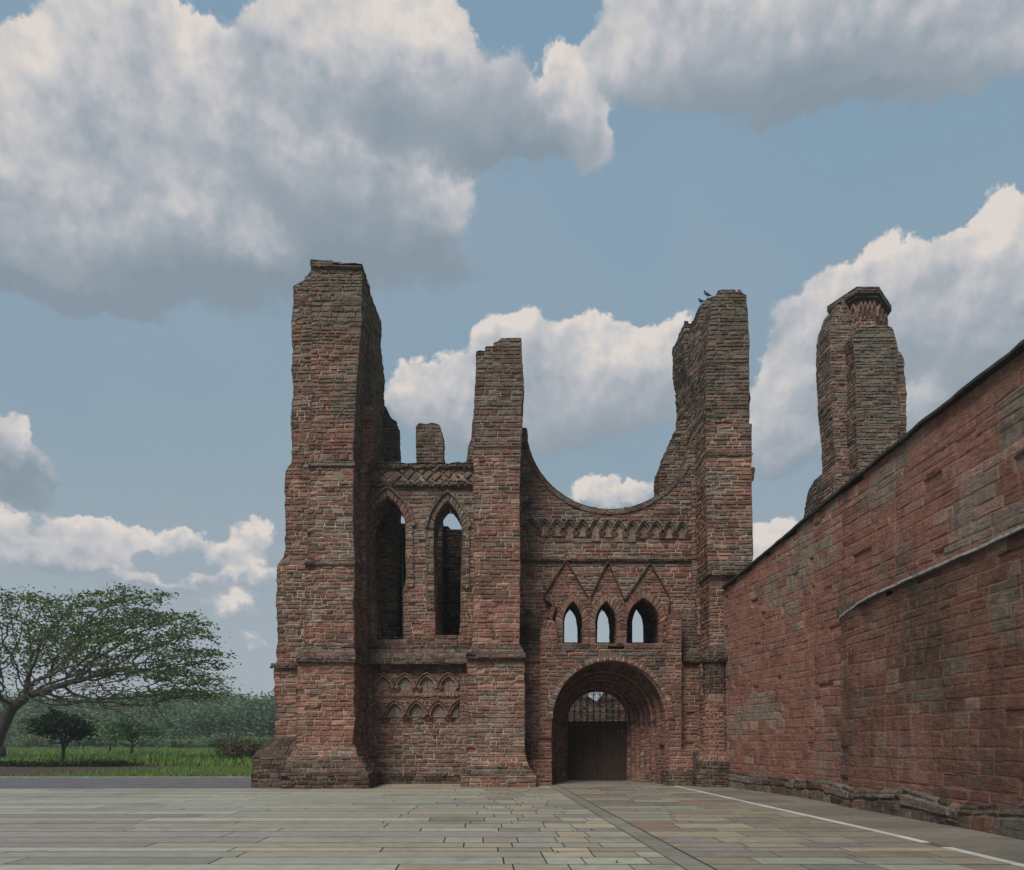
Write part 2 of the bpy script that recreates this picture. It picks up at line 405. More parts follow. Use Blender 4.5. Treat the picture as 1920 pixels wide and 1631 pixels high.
_tmpl = {}
def tmpl(nu, nv):
    if (nu, nv) not in _tmpl:
        fs = []; mt = []
        for j in range(nv - 1):
            for i in range(nu - 1):
                fs.append((j * nu + i, j * nu + i + 1, (j + 1) * nu + i + 1, (j + 1) * nu + i))
                mt.append((i, j))
        _tmpl[(nu, nv)] = (np.array(fs), mt)
    return _tmpl[(nu, nv)]

class Masonry(MB):
    def __init__(s, pal='tower', course=.2, width=.42, proud=.020, joint=.008, seed=0, rough=.008):
        super().__init__(); s.pal = pal; course = course if course > .245 else course * .80; s.course = course; s.width = width = width * (1 if width > .6 else .84); s.proud = proud; s.joint = joint; s.rough = rough; s.edge = -.003 if pal == 'redwall' else -.011
        R = random.Random(int(course * 1000) + seed); s.R = R; z = -0.02; s.sched = [z]
        while z < 30: z += course * R.choice((.7, .85, 1, 1, 1.15, 1.35)); s.sched.append(z)
    def stone(s, p00, p10, p11, p01, n, L=False, Rr=False, pal=None, proud=None, T=False, Bt=False, joint=None, flat=False):
        """one block on the face quad; n outward. L/Rr/T/Bt: that side is an outside corner (no mortar there)."""
        p00, p10, p11, p01 = (np.asarray(q, float) for q in (p00, p10, p11, p01)); n = np.asarray(n, float)
        w = np.linalg.norm(p10 - p00) + 1e-6; h = np.linalg.norm(p01 - p00) + 1e-6
        g = s.joint if joint is None else joint; g = g * s.R.uniform(.6, 1.6)
        pr = (s.proud if proud is None else proud) * s.R.uniform(.35, 1.7)
        if s.R.random() < .045: pr -= s.R.uniform(.02, .07) * (0 if flat else 1)
        e = min(.03, .22 * h); gu, gv = min(g / w, .18), min(g / h, .16); eu, ev = min(e / w, .2), min(e / h, .2)
        us = [0, gu, gu + eu] + ([.5 + s.R.uniform(-.1, .1)] if w > .3 else []) + [1 - gu - eu, 1 - gu, 1]
        vs = [0, gv, gv + ev, 1 - gv - ev, 1 - gv, 1]
        nu, nv = len(us), len(vs)
        U, Vv = np.meshgrid(us, vs); U = U.ravel().copy(); Vv = Vv.ravel().copy()
        I, J = np.meshgrid(range(nu), range(nv)); I = I.ravel(); J = J.ravel()
        dep = np.full(len(U), s.edge)
        inner = (I >= 2) & (I <= nu - 3) & (J >= 2) & (J <= nv - 3)
        dep[inner] = pr + rng.uniform(-1, 1, inner.sum()) * s.rough
        sh = np.zeros(len(U)); sv = np.zeros(len(U))
        if L: k = I <= 1; U[k] = 0; sh[I == 0] -= .022; dep[k & (J >= 1) & (J <= nv - 2)] = pr * .55; 
        if Rr: k = I >= nu - 2; U[k] = 1; sh[I == nu - 1] += .022; dep[k & (J >= 1) & (J <= nv - 2)] = pr * .55
        if T: k = J >= nv - 2; Vv[k] = 1; sv[J == nv - 1] += .022; dep[k & (I >= 1) & (I <= nu - 2)] = pr * .5
        if Bt: k = J <= 1; Vv[k] = 0; sv[J == 0] -= .022; dep[k & (I >= 1) & (I <= nu - 2)] = pr * .5
        jit = ((I >= 1) & (I <= nu - 2) & (J >= 1) & (J <= nv - 2))
        jr = min(.012, .07 * h)
        sh[jit] += rng.uniform(-1, 1, jit.sum()) * jr; sv[jit] += rng.uniform(-1, 1, jit.sum()) * jr
        P = ((1 - U) * (1 - Vv))[:, None] * p00 + (U * (1 - Vv))[:, None] * p10 + (U * Vv)[:, None] * p11 + ((1 - U) * Vv)[:, None] * p01
        ud = (p10 - p00) / w; vd = (p01 - p00) / h
        P = P + dep[:, None] * n + sh[:, None] * ud + sv[:, None] * vd
        col, age = stone_col(P.mean(0), pal or s.pal)
        F, mt = tmpl(nu, nv)
        base = s.n
        s.V.append(P); s.D.append(np.ones(len(P))); s.Fs.extend((F + base).tolist()); s.n += len(P)
        mc = PAL[pal or s.pal][1]; mc = MORT.get(pal or s.pal, (mc, mc, mc))
        for (i, j) in mt:
            mort = (i == 0 and not L) or (i == nu - 2 and not Rr) or (j == 0 and not Bt) or (j == nv - 2 and not T)
            s.FM.append(1 if mort else 0); s.FC.append((*mc, 1) if mort else (*col, 1)); s.FA.append(age)
    def course_run(s, a, b, rd, lo, hi, width=None):
        """split [a,b] into stone lengths"""
        W = width or s.width; out = [a]; x = a + rd.uniform(.3, 1.0) * W
        while x < b - W * .35: out.append(x); x += W * rd.choice((.5, .7, .9, 1, 1.2, 1.5))
        out.append(b); return out
    def poly(s, pts, org, u, v, n, pal=None, zoff=0.0, pal_fn=None, corners=True, sched=None, width=None, **kw):
        """cover polygon loops (list of loops of (a,b)) lying in the plane org + a*u + b*v with coursed stones"""
        org, u, v, n = (np.asarray(q, float) for q in (org, u, v, n))
        edges = []
        for lp in pts:
            for i in range(len(lp)): edges.append((lp[i], lp[(i + 1) % len(lp)]))
        bmin = min(p[1] for lp in pts for p in lp); bmax = max(p[1] for lp in pts for p in lp)
        zs = [z for z in (sched or s.sched) if bmin + .04 < z + 0 < bmax - .04]; zs = [bmin] + zs + [bmax]
        def cross(t):
            xs = sorted(p[0] + (q[0] - p[0]) * (t - p[1]) / (q[1] - p[1]) for p, q in edges if (p[1] - t) * (q[1] - t) < 0)
            return [(xs[i], xs[i + 1]) for i in range(0, len(xs) - 1, 2)]
        for j in range(len(zs) - 1):
            z0, z1 = zs[j], zs[j + 1]
            for (a, b) in cross((z0 + z1) / 2):
                if b - a < .05: continue
                br = s.course_run(a, b, s.R, z0, z1, width)
                # follow slanting outlines within the course
                lo = [iv for iv in cross(z0 + .005) if iv[1] > a and iv[0] < b]; hi = [iv for iv in cross(z1 - .005) if iv[1] > a and iv[0] < b]
                a0 = lo[0][0] if lo else a; a1 = hi[0][0] if hi else a; b0 = lo[-1][1] if lo else b; b1 = hi[-1][1] if hi else b
                if abs(a0 - a) > .22 or abs(a1 - a) > .22: a0 = a1 = a
                if abs(b0 - b) > .22 or abs(b1 - b) > .22: b0 = b1 = b
                m = len(br) - 1
                for i in range(m):
                    x0, x1 = br[i], br[i + 1]
                    l0, l1 = (a0, a1) if i == 0 else (x0, x0); r0, r1 = (b0, b1) if i == m - 1 else (x1, x1)
                    q = lambda aa, bb: org + aa * u + bb * v
                    pl = pal_fn((x0 + x1) / 2, (z0 + z1) / 2) if pal_fn else pal
                    s.stone(q(l0, z0), q(r0, z0), q(r1, z1), q(l1, z1), n, L=corners and i == 0, Rr=corners and i == m - 1, pal=pl, T=(j == len(zs) - 2 and corners), **kw)
    def strip(s, p00, p10, p11, p01, n, pal=None, corner=True, width=None):
        """four-cornered patch, courses by world height when it climbs, else by its own length"""
        p00, p10, p11, p01 = (np.asarray(q, float) for q in (p00, p10, p11, p01))
        dz = (p01 - p00)[2]; L = np.linalg.norm(p01 - p00)
        if L < .02: return
        if abs(dz) > .4 * L and abs((p11 - p10)[2] - dz) < .3:
            za, zb = p00[2], p01[2]; lo, hi = min(za, zb), max(za, zb)
            ts = sorted([(z - za) / (zb - za) for z in s.sched if lo + .04 < z < hi - .04])
        else:
            k = max(1, round(L / (s.course * 1.3))); ts = [i / k for i in range(1, k)]
        ts = [0] + ts + [1]
        Wd = np.linalg.norm(p10 - p00)
        for j in range(len(ts) - 1):
            t0, t1 = ts[j], ts[j + 1]
            br = s.course_run(0, Wd, s.R, 0, 0, width); m = len(br) - 1
            for i in range(m):
                a, b = br[i] / Wd, br[i + 1] / Wd
                f = lambda uu, tt: (1 - uu) * (1 - tt) * p00 + uu * (1 - tt) * p10 + uu * tt * p11 + (1 - uu) * tt * p01
                s.stone(f(a, t0), f(b, t0), f(b, t1), f(a, t1), n, L=corner and i == 0, Rr=corner and i == m - 1, pal=pal)
    def prism(s, px, Yf, Yb, ref=None, holes=(), pal=None, front_pal=None, side_pal=None, back=True, pal_fn=None, world=False, **kw):
        """outline in photo coordinates taken at depth ref, built as a real block of wall from Yf back to Yb"""
        ref = ref or Yf
        cv = (lambda lp: [tuple(p) for p in lp]) if world else (lambda lp: [(X(x, ref), max(-.05, Z(y, ref))) for x, y in lp])
        lp = cv(px); hl = [cv(h) for h in holes]
        area = lambda q: sum(q[i][0] * q[(i + 1) % len(q)][1] - q[(i + 1) % len(q)][0] * q[i][1] for i in range(len(q)))
        if area(lp) < 0: lp = lp[::-1]
        hl = [h if area(h) < 0 else h[::-1] for h in hl]
        s.poly([lp] + hl, (0, Yf, 0), (1, 0, 0), (0, 0, 1), (0, -1, 0), pal=front_pal or pal, pal_fn=pal_fn, **kw)
        if back:
            m = [[(-a, b) for a, b in q] for q in [lp] + hl]
            s.poly(m, (0, Yb, 0), (-1, 0, 0), (0, 0, 1), (0, 1, 0), pal=pal)
        for q in [lp] + hl:
            for i in range(len(q)):
                a, b = q[i], q[(i + 1) % len(q)]; d = (b[0] - a[0], b[1] - a[1]); l = math.hypot(*d)
                if l < .03 or (max(a[1], b[1]) < .02): continue
                nrm = (d[1] / l, 0, -d[0] / l)
                # corners: along the edge a->b is 'v' when climbing
                A0, A1 = (a[0], Yf, a[1]), (a[0], Yb, a[1]); B0, B1 = (b[0], Yf, b[1]), (b[0], Yb, b[1])
                if d[1] >= 0: s.strip(A0, A1, B1, B0, nrm, pal=side_pal or pal)
                else: s.strip(B1, B0, A0, A1, nrm, pal=side_pal or pal)
    def core(s, loops, y0, y1):
        if y1 <= y0: return
        ins = []
        for q in loops:
            r = []; k = len(q)
            for i in range(k):
                p0, p, p1 = (Vector(q[(i - 1) % k]), Vector(q[i]), Vector(q[(i + 1) % k]))
                d0 = (p - p0).normalized() if (p - p0).length > 1e-6 else Vector((1, 0)); d1 = (p1 - p).normalized() if (p1 - p).length > 1e-6 else d0
                nn = Vector((-d0.y, d0.x)) + Vector((-d1.y, d1.x))
                if nn.length < .3: nn = Vector((-d0.y, d0.x))
                nn.normalize(); r.append((p.x + nn.x * .13, p.y + nn.y * .13))
            ins.append(r)
        tri = geometry.tessellate_polygon([[Vector((a, b, 0)) for a, b in q] for q in ins])
        flat = [p for q in ins for p in q]; k = len(flat)
        V = [(a, y0, b) for a, b in flat] + [(a, y1, b) for a, b in flat]
        Fc = []
        for t in tri:
            Fc.append(tuple(t)); Fc.append(tuple(i + k for i in t[::-1]))
        o = 0
        for q in ins:
            c = len(q)
            for i in range(c): a, b = o + i, o + (i + 1) % c; Fc.append((a, b, b + k, a + k))
            o += c
        s.add(V, Fc, mat=1, col=(.4, .4, .4), age=.2, disp=.6)
    def frustum(s, x0, x1, y0, y1, z0, X0, X1, Y0, Y1, z1, pal=None, top=True, backs=False):
        """block with base rectangle (x0..x1, y0..y1) at z0 and top rectangle (capitals) at z1; front and both sides coursed"""
        a = (x0, y0, z0); b = (x1, y0, z0); c = (X1, Y0, z1); d = (X0, Y0, z1)
        def nrm(p, q, r):
            n = (Vector(q) - Vector(p)).cross(Vector(r) - Vector(p)); n.normalize(); return tuple(n)
        s.strip(a, b, c, d, nrm(a, b, d), pal)
        a2, b2, c2, d2 = (x0, y1, z0), (x1, y1, z0), (X1, Y1, z1), (X0, Y1, z1)
        s.strip(b, b2, c2, c, nrm(b, b2, c), pal); s.strip(a2, a, d, d2, nrm(a2, a, d2), pal)
        if backs: s.strip(b2, a2, d2, c2, nrm(b2, a2, c2), pal)
        if top and Y1 - Y0 > .05: s.strip(d, c, c2, d2, (0, 0, 1), pal)
        i = .13
        v = [(x0+i,y0+i,z0),(x1-i,y0+i,z0),(x1-i,y1,z0),(x0+i,y1,z0),(X0+i,Y0+i,z1-.05),(X1-i,Y0+i,z1-.05),(X1-i,Y1,z1-.05),(X0+i,Y1,z1-.05)]
        s.add(v, [(0,3,2,1),(4,5,6,7),(0,1,5,4),(1,2,6,5),(2,3,7,6),(3,0,4,7)], mat=1, col=(.4,.4,.4), age=.2, disp=.6)
    def ring(s, pin, pout, Yf, Yb, pal=None, joint=None, inner=True, outer=True, proud=None):
        """voussoirs between an inner and an outer path of (x,z) points, from depth Yf back to Yb. Paths run left to right over the arch."""
        for i in range(len(pin) - 1):
            a, b = pin[i], pin[i + 1]; c, d = pout[i], pout[i + 1]
            f = lambda p, y: (p[0], y, p[1])
            s.stone(f(a, Yf), f(b, Yf), f(d, Yf), f(c, Yf), (0, -1, 0), pal=pal, joint=joint, T=True, Bt=True, proud=proud)
            if inner:
                t = Vector((b[0] - a[0], b[1] - a[1])); 
                if t.length > 1e-4:
                    t.normalize(); nn = (t.y, 0, -t.x)
                    s.stone(f(b, Yf), f(a, Yf), f(a, Yb), f(b, Yb), nn, pal=pal, joint=joint, Bt=True, proud=.008)
            if outer:
                t = Vector((d[0] - c[0], d[1] - c[1]))
                if t.length > 1e-4:
                    t.normalize(); nn = (-t.y, 0, t.x)
                    s.stone(f(c, Yf), f(d, Yf), f(d, Yb), f(c, Yb), nn, pal=pal, joint=joint, Bt=True, proud=.008)
    def band(s, pin, pout, Yf, Yb, col, age=.1, bev=.03):
        """one continuous moulding between two paths, its front edges chamfered"""
        k = len(pin); V = []
        for (a, b), (c, d) in zip(pin, pout):
            L = Vector((c - a, d - b)); l = L.length or 1e-6; t = min(bev, l * .3) / l
            V += [(a, Yb, b), (a, Yf + bev, b), (a + (c-a)*t, Yf, b + (d-b)*t), (c - (c-a)*t, Yf, d - (d-b)*t), (c, Yf + bev, d), (c, Yb, d)]
        Fc = [(i*6+j, i*6+j+1, (i+1)*6+j+1, (i+1)*6+j) for i in range(k-1) for j in range(5)] + [tuple(range(6)), tuple((k-1)*6+j for j in range(6))[::-1]]
        Fc = [f[::-1] for f in Fc]
        for i0 in range(0, k - 1):      # joints: each short length has its own tone
            kk = s.R.uniform(.8, 1.15); sub = Fc[i0*5:i0*5+5]
            s.add([V[q] for q in range(i0*6, i0*6+12)], [tuple(q - i0*6 for q in f) for f in sub], col=tuple(v * kk for v in col), age=age)
    def put(s, name, parent, erode=.05): return s.build(name, [STONE, MORTAR], parent, erode=erode)

def arc_pointed(cx, hw, zs, rise, k=8):
    """points of a pointed arch from left springing over the apex to the right springing"""
    R = (hw * hw + rise * rise) / (2 * hw); cc = cx - hw + R
    a1 = math.atan2(rise, cx - cc); L = []
    for i in range(k + 1):
        a = math.pi + (a1 - math.pi) * i / k; L.append((cc + R * math.cos(a), zs + R * math.sin(a)))
    return L + [(2 * cx - x, z) for x, z in L[-2::-1]]
def arc_round(cx, r, zs, k=20, a0=180, a1=0):
    return [(cx + r * math.cos(math.radians(a0 + (a1 - a0) * i / k)), zs + r * math.sin(math.radians(a0 + (a1 - a0) * i / k))) for i in range(k + 1)]
def px_path(pts, Y): return [(X(x, Y), Z(y, Y)) for x, y in pts]
def arc_px(cx, hw, ys, yapex, Y, k=8):
    return arc_pointed(X(cx, Y), hw * Y / F0, Z(ys, Y), (ys - yapex) * Y / F0, k)

# ------------------------------------------------------------------ ground, paving, road, verge, meadow
def sheet(name, x0, x1, y0, y1, z, mat, nx=1, ny=1):
    mb = MB()
    mb.box(x0, x1, y0, y1, z - .3, z)
    return tag(mb.build(name, mat), kind='structure')
GRASSM = mat_simple('meadow_soil', (0.06, 0.10, 0.022), (0.11, 0.17, 0.04), .35, 0.95, 0.03)
DIRT = mat_simple('bare_earth', (0.035, 0.026, 0.018), (0.085, 0.062, 0.042), 1.3, 0.95, 0.05)
ASPH = mat_simple('old_asphalt', (0.085, 0.083, 0.085), (0.14, 0.135, 0.138), 1.2, 0.9, 0.01)
def mat_verge():
    m, N, b = new_mat('verge_soil_and_turf')
    pos = N.new('ShaderNodeNewGeometry').outputs['Position']; x, y, z = N.sep(pos)[:3]
    n = N.noise(pos, .5, 6, .65); f = N.noise(pos, 5, 5, .65)
    k = N.m('ADD', N.m('MULTIPLY', N.m('ADD', N.m('ADD', x, 21.0), N.m('MULTIPLY', N.m('SUBTRACT', y, 40.0), -.15)), .22), N.m('MULTIPLY', N.m('SUBTRACT', n, .5), 3.0))
    dirt = N.ramp(f, [(.3, (.03, .022, .016)), (.55, (.07, .05, .034)), (.8, (.13, .10, .07))]); turf = N.ramp(f, [(.3, (.04, .055, .016)), (.7, (.095, .115, .035))])
    N.l.new(N.mix(N.sm(k, -.6, .6), dirt, turf), b.inputs['Base Color']); bump(N, b, f, .05, .7); return m
VERGE = mat_verge()
PBED = mat_simple('paving_bed', (0.02, 0.018, 0.013), (0.045, 0.04, 0.03), 3, 0.95, 0.02)
def mat_paver():
    m, N, b = new_mat('flagstone')
    pos = N.new('ShaderNodeNewGeometry').outputs['Position']; col = attr(N, 'col').outputs['Color']
    st = N.v('MULTIPLY', pos, (1, 2.2, 1)); a = N.noise(st, 2.4, 7, 0.65); f = N.noise(pos, 40, 4, 0.6); d = N.noise(pos, .45, 4, 0.6)
    bl = N.noise(pos, 5.5, 6, .7); k = N.m('ADD', N.m('ADD', N.m('MULTIPLY', a, .8), N.m('MULTIPLY', f, .7)), N.m('MULTIPLY_ADD', bl, .7, -.08))
    c = N.mix(1.0, col, N.comb(k, k, k), 'MULTIPLY')
    c = N.mix(N.sm(d, .5, .68, 0, .4), c, N.mix(1.0, c, (.55, .52, .48, 1), 'MULTIPLY'))
    sp = N.noise(pos, 9, 2, .5); c = N.mix(N.sm(sp, .70, .74, 0, .5), c, (.3, .3, .26, 1))
    N.l.new(c, b.inputs['Base Color']); b.inputs['Roughness'].default_value = .62; b.inputs['Specular IOR Level'].default_value = .35
    bump(N, b, N.m('ADD', a, N.m('MULTIPLY', f, .4)), .012, .6)
    return m
PAVER = mat_paver()
sheet('ground', -1500, 1500, -60, 2500, -.06, GRASSM)
KERB = mat_simple('worn_kerb', (0.14, 0.14, 0.13), (0.24, 0.24, 0.225), 3, 0.9, 0.01)
sheet('road', -160, -7.2, 26.0, 33.2, .0, ASPH)
BEDY = 40

def paving():
    R = random.Random(11); mb = MB()
    GG, TAN, LIL, WRM = (.275, .265, .212), (.30, .255, .182), (.225, .198, .172), (.24, .21, .158)
    def slab(a, b, c, d, col, z=0.0, t=.03):
        kk = R.uniform(.84, 1.15); col = tuple(v * kk for v in col); z += R.uniform(-.0015, .0015)
        P = [(*a, z), (*b, z), (*c, z), (*d, z)]
        cx = sum(p[0] for p in P) / 4; cy = sum(p[1] for p in P) / 4; e = .008
        def sh(p, e): 
            l = math.hypot(p[0] - cx, p[1] - cy) + 1e-6; return (p[0] - (p[0] - cx) / l * e, p[1] - (p[1] - cy) / l * e)
        top = [(*sh(p, e), z) for p in P]; lo = [(*sh(p, e * .2), z - t) for p in P]
        mb.add(top + lo, [(0, 1, 2, 3), (4, 5, 1, 0), (5, 6, 2, 1), (6, 7, 3, 2), (7, 4, 0, 3)], col=col)
    sh = lambda x, y: x - (y - 14) * .0393           # joints run 2.2 degrees off the view axis
    bandL = lambda y: 1.46 + (25.5 - y) * .0455; bandR = lambda y: 1.78 + (25.5 - y) * .0475
    lineL = lambda y: 5.86 + max(0, (27 - y)) * .046 - max(0, 13.5 - y) * .03
    y = 3.0
    while y < 31.5:
        h = R.choice((.36, .45, .52, .60, .70, .80)); y1 = min(y + h, 31.5); g = .05 + .004 * max(0, y - 8)
        far_left = y1 < 26.05
        # left field, long weathered slabs; then short slabs near the middle
        x = -48 if far_left else -8.6
        x += R.uniform(0, 1.5)
        while True:
            long_ = max(0, min(1, (-1.2 - x) / 3.5)); w = R.uniform(.5, .9) * (1 - long_) + R.uniform(2.4, 6.0) * long_
            x2 = x + w; lim = bandL(y) - .04
            if x2 > lim - .3: x2 = lim
            c = R.choices((GG, TAN, LIL, WRM), ((.75, .10, .10, .05) if long_ > .4 else (.44, .24, .2, .12)))[0]
            if y > 24.5: c = R.choice((TAN, WRM, WRM, GG))
            slab((sh(x, y) + .005, y + g / 2), ((sh(x2, y) - .005) if x2 != lim else bandL(y) - .015, y + g / 2),
                 ((sh(x2, y1) - .005) if x2 != lim else bandL(y1) - .015, y1 - g / 2), (sh(x, y1) + .005, y1 - g / 2), c)
            if x2 == lim: break
            x = x2
        # right field up to the pale strip
        x = bandR(y) + .02; first = True
        while True:
            w = R.uniform(.7, 1.6); x2 = x + w; lim = lineL(y)
            if x2 > lim - .4: x2 = lim
            c = R.choices((WRM, GG, LIL, TAN), (.5, .18, .22, .1))[0]; c = tuple(v * .84 for v in c)
            if R.random() < .02: c = (.2, .12, .09)
            s0 = 0 if first else sh(0, y) - 0; 
            xa = x if first else sh(x, y) - sh(0, 14) ; 
            slab((x + .006, y + g / 2), (x2 - .006, y + g / 2), ((x2 if x2 != lim else lineL(y1)) - .006, y1 - g / 2), ((x if not first else bandR(y1) + .02) + .006, y1 - g / 2), c)
            if x2 == lim: break
            x = x2; first = False
        y = y1
    # dark drain band of long slabs
    y = 3.0
    while y < 31:
        y1 = min(31, y + R.uniform(.6, 1.3))
        slab((bandL(y) + .005, y + .005), (bandR(y) - .005, y + .005), (bandR(y1) - .005, y1 - .005), (bandL(y1) + .005, y1 - .005), (.19, .175, .142), -.0005)
        y = y1
    # beyond the pale strip: big dull slabs to the wall
    y = 3.0
    while y < 31:
        y1 = min(31, y + R.uniform(.9, 1.6)); x = lineL(y) + .17; xa = x; xb = lineL(y1) + .17; dx = 0
        while x < 10.5:
            w = R.uniform(.9, 1.9)
            slab((x + .006, y + .006), (x + w - .006, y + .006), (x + w - .006 + (xb - xa), y1 - .006), (x + .006 + (xb - xa), y1 - .006), (.155, .14, .112))
            x += w
        y = y1
    o = mb.build('paving', PAVER); tag(o, kind='structure')
    b = MB(); b.box(-50, -8.7, 2, 26.0, -.3, -.005); b.box(-8.7, 10.6, 2, 31.6, -.3, -.005); tag(b.build('paving_bed', PBED), kind='structure')
    # pale granite strip, set flush in the paving, broken by one short darker patch
    st = MB()
    def seg(ya, yb):
        y = ya
        while y < yb - .01:
            y1 = min(y + R.uniform(.7, 1.1), yb); k = R.uniform(.85, 1.1)
            st.add([(lineL(y)+.006, y+.004, 0.001), (lineL(y)+.165, y+.004, .001), (lineL(y1)+.165, y1-.004, .001), (lineL(y1)+.006, y1-.004, .001),
                    (lineL(y)+.006, y+.004, -.05), (lineL(y)+.165, y+.004, -.05), (lineL(y1)+.165, y1-.004, -.05), (lineL(y1)+.006, y1-.004, -.05)],
                   [(0,1,2,3),(4,5,1,0),(5,6,2,1),(6,7,3,2),(7,4,0,3)], col=(.46*k, .46*k, .43*k)); y = y1
    seg(3.0, 11.35); seg(11.9, 27.2)
    tag(st.build('kerb_strip', PAVER), kind='structure')
    g = MB(); g.add([(lineL(11.35)+.006, 11.354, -.0015), (lineL(11.35)+.165, 11.354, -.0015), (lineL(11.9)+.165, 11.896, -.003), (lineL(11.9)+.006, 11.896, -.003)], [(0,1,2,3)], col=(.1,.09,.07))
    tag(g.build('paving_patch', PAVER), kind='structure')
paving()

def mound(name, x0, x1, y0, y1, fn, mat, nx, ny):
    xs = np.linspace(x0, x1, nx); ys = np.linspace(y0, y1, ny)
    V = [(x, y, fn(x, y)) for y in ys for x in xs]
    Fc = [(j*nx+i, j*nx+i+1, (j+1)*nx+i+1, (j+1)*nx+i) for j in range(ny-1) for i in range(nx-1)]
    mb = MB(); mb.add(V, Fc); return mb.build(name, mat, smooth=True)
tag(mound('verge', -110, -7.0, 33.2, 49, lambda x, y: -.01 + .03 * min(1, (y - 33.2) / 4) + .035 * n1(x * .5, y * .5, 0) * min(1, (y - 33.2) / 2), 
          VERGE, 160, 26), kind='structure')
kb = MB(); kb.box(-110, -7.2, 33.05, 33.22, -.02, .07); tag(kb.build('kerb', KERB), kind='structure')

# ------------------------------------------------------------------ the ruined west front
AB = empty('ruined_abbey', (0, 28, 0), 'roofless red sandstone abbey front with two broken towers, arched portal and half a rose window', 'abbey ruin')
YB, YW, YM = 26.6, 28.7, 28.9

# --- left tower
t = Masonry('tower', .2, .46, seed=1)
# body, with its outer wing on the left
t.prism([(516,1480),(516,1250),(521,1241),(521,1062),(535,1042),(535,885),(547,868),(550,800),(549,740),(552,728),(549,700),(550,664),(553,655),(550,640),(551,612),(555,610),(557,598),(562,594),(558,575),(562,568),(560,545),(565,543),(563,534),(572,531),(575,520),(581,518),(585,506),(600,498),(660,500),(676,505),(688,528),(691,545),(691,600),(697,625),(697,860),(686,870),(686,1480)],
        28.0, 30.6, pal_fn=lambda a, z: 'tower_mix' if z > 13 + 1.5 * math.sin(a) else 'tower', side_pal='tower_grey')
t.frustum(X(469,26.2), X(570,27.9), 26.3, 28.6, -.03, X(469,26.2), X(570,27.9), 26.35, 28.6, Z(1418,26.4), 'dark')
t.frustum(X(469,26.2), X(570,27.9), 26.35, 28.0, Z(1418,26.4), X(512,28), X(570,27.9), 27.6, 28.0, Z(1383,27.6), 'dark')
t.frustum(X(512,28.0)-.02, X(560,28), 27.86, 28.0, Z(1252,27.9), X(513,28), X(560,28), 27.84, 28.0, Z(1243,27.9), 'ledge')
# rear flank of the tower, so that it is hollow-deep rather than a slab
t.prism([(560,1480),(560,560),(600,540),(660,545),(688,560),(705,640),(705,1480)], 30.7, 33.0, ref=31.5, pal='tower_mix')
TW = t.put('tower', AB, .10); tag(TW, 'taller left tower')
# its great buttress
t = Masonry('tower', .19, .44, seed=2)
by = YB
t.frustum(X(528,25.6), X(690,25.6), 25.6, 28.0, -.03, X(529,25.6), X(689,25.6), 25.62, 28.0, Z(1449,25.6), 'wet')
t.frustum(X(531,25.7), X(687,25.7), 25.72, 28.0, Z(1449,25.7), X(541,26.2), X(679,26.2), 26.1, 28.0, Z(1420,26.1), 'ledge')
t.frustum(X(544,26.2), X(675,26.2), 26.15, 28.0, Z(1420,26.1), X(557,26.45), X(666,26.45), 26.42, 28.0, Z(1396,26.4), 'tower')
t.prism([(557,1397),(557,1240),(664,1240),(664,1397)], 26.45, 28.0, back=False, pal_fn=lambda a, z: 'fresh' if z < 3.6 + .5*math.sin(a*3) else 'tower')
t.frustum(X(556,26.3), X(667,26.3), 26.3, 28.0, Z(1240,26.3), X(557,26.3), X(666,26.3), 26.3, 28.0, Z(1230,26.3), 'ledge')
t.frustum(X(557,26.3), X(666,26.3), 26.32, 28.0, Z(1230,26.3), X(571,26.6), X(661,26.6), 26.6, 28.0, Z(1211,26.6), 'ledge')
t.prism([(573,1212),(573,1056),(661,1056),(661,1212)], 26.6, 28.0, back=False)
t.frustum(X(571,26.6), X(663,26.6), 26.5, 28.0, Z(1058,26.6), X(579,26.65), X(662,26.65), 26.66, 28.0, Z(1046,26.6), 'ledge')
t.prism([(579,1047),(579,872),(662,872),(662,1047)], 26.68, 28.0, back=False)
t.frustum(X(578,26.7), X(664,26.7), 26.6, 28.0, Z(873,26.7), X(580,26.7), X(662,26.7), 26.75, 28.0, Z(862,26.7), 'ledge')
t.prism([(580,863),(583,750),(586,640),(585,520),(586,496),(597,493),(612,493),(640,497),(678,498),(678,600),(672,680),(665,760),(661,863)], 26.75, 28.0,
        pal_fn=lambda a, z: ('tower_grey' if (z > 16.3 or (z > 13 and n1(a*1.5, 3, z*.5) > .1)) else 'tower'), side_pal='tower_grey')
t.prism([(584,497),(586,491),(604,490),(606,493),(625,494),(640,497),(658,495),(679,497),(680,502),(584,502)], 26.66, 27.9, pal='ledge')
o = t.put('buttress', AB, .10); tag(o, 'tall clasping buttress of the left tower')
# top mouldings on the right return
# --- wall stubs behind the window bay
t = Masonry('tower_grey', .17, .4, seed=3)
t.prism([(704,1470),(704,745),(716,755),(719,766),(728,774),(731,786),(739,795),(747,800),(748,812),(748,866),(748,1000),(740,1470)], 30.8, 31.6, ref=31.2)
t.prism([(782,880),(782,801),(788,797),(800,799),(812,796),(822,798),(826,806),(830,822),(831,880)], 29.2, 29.95, ref=29.3)
o = t.put('wall_stub', AB, .07); tag(o, 'broken wall stubs rising behind the window bay')

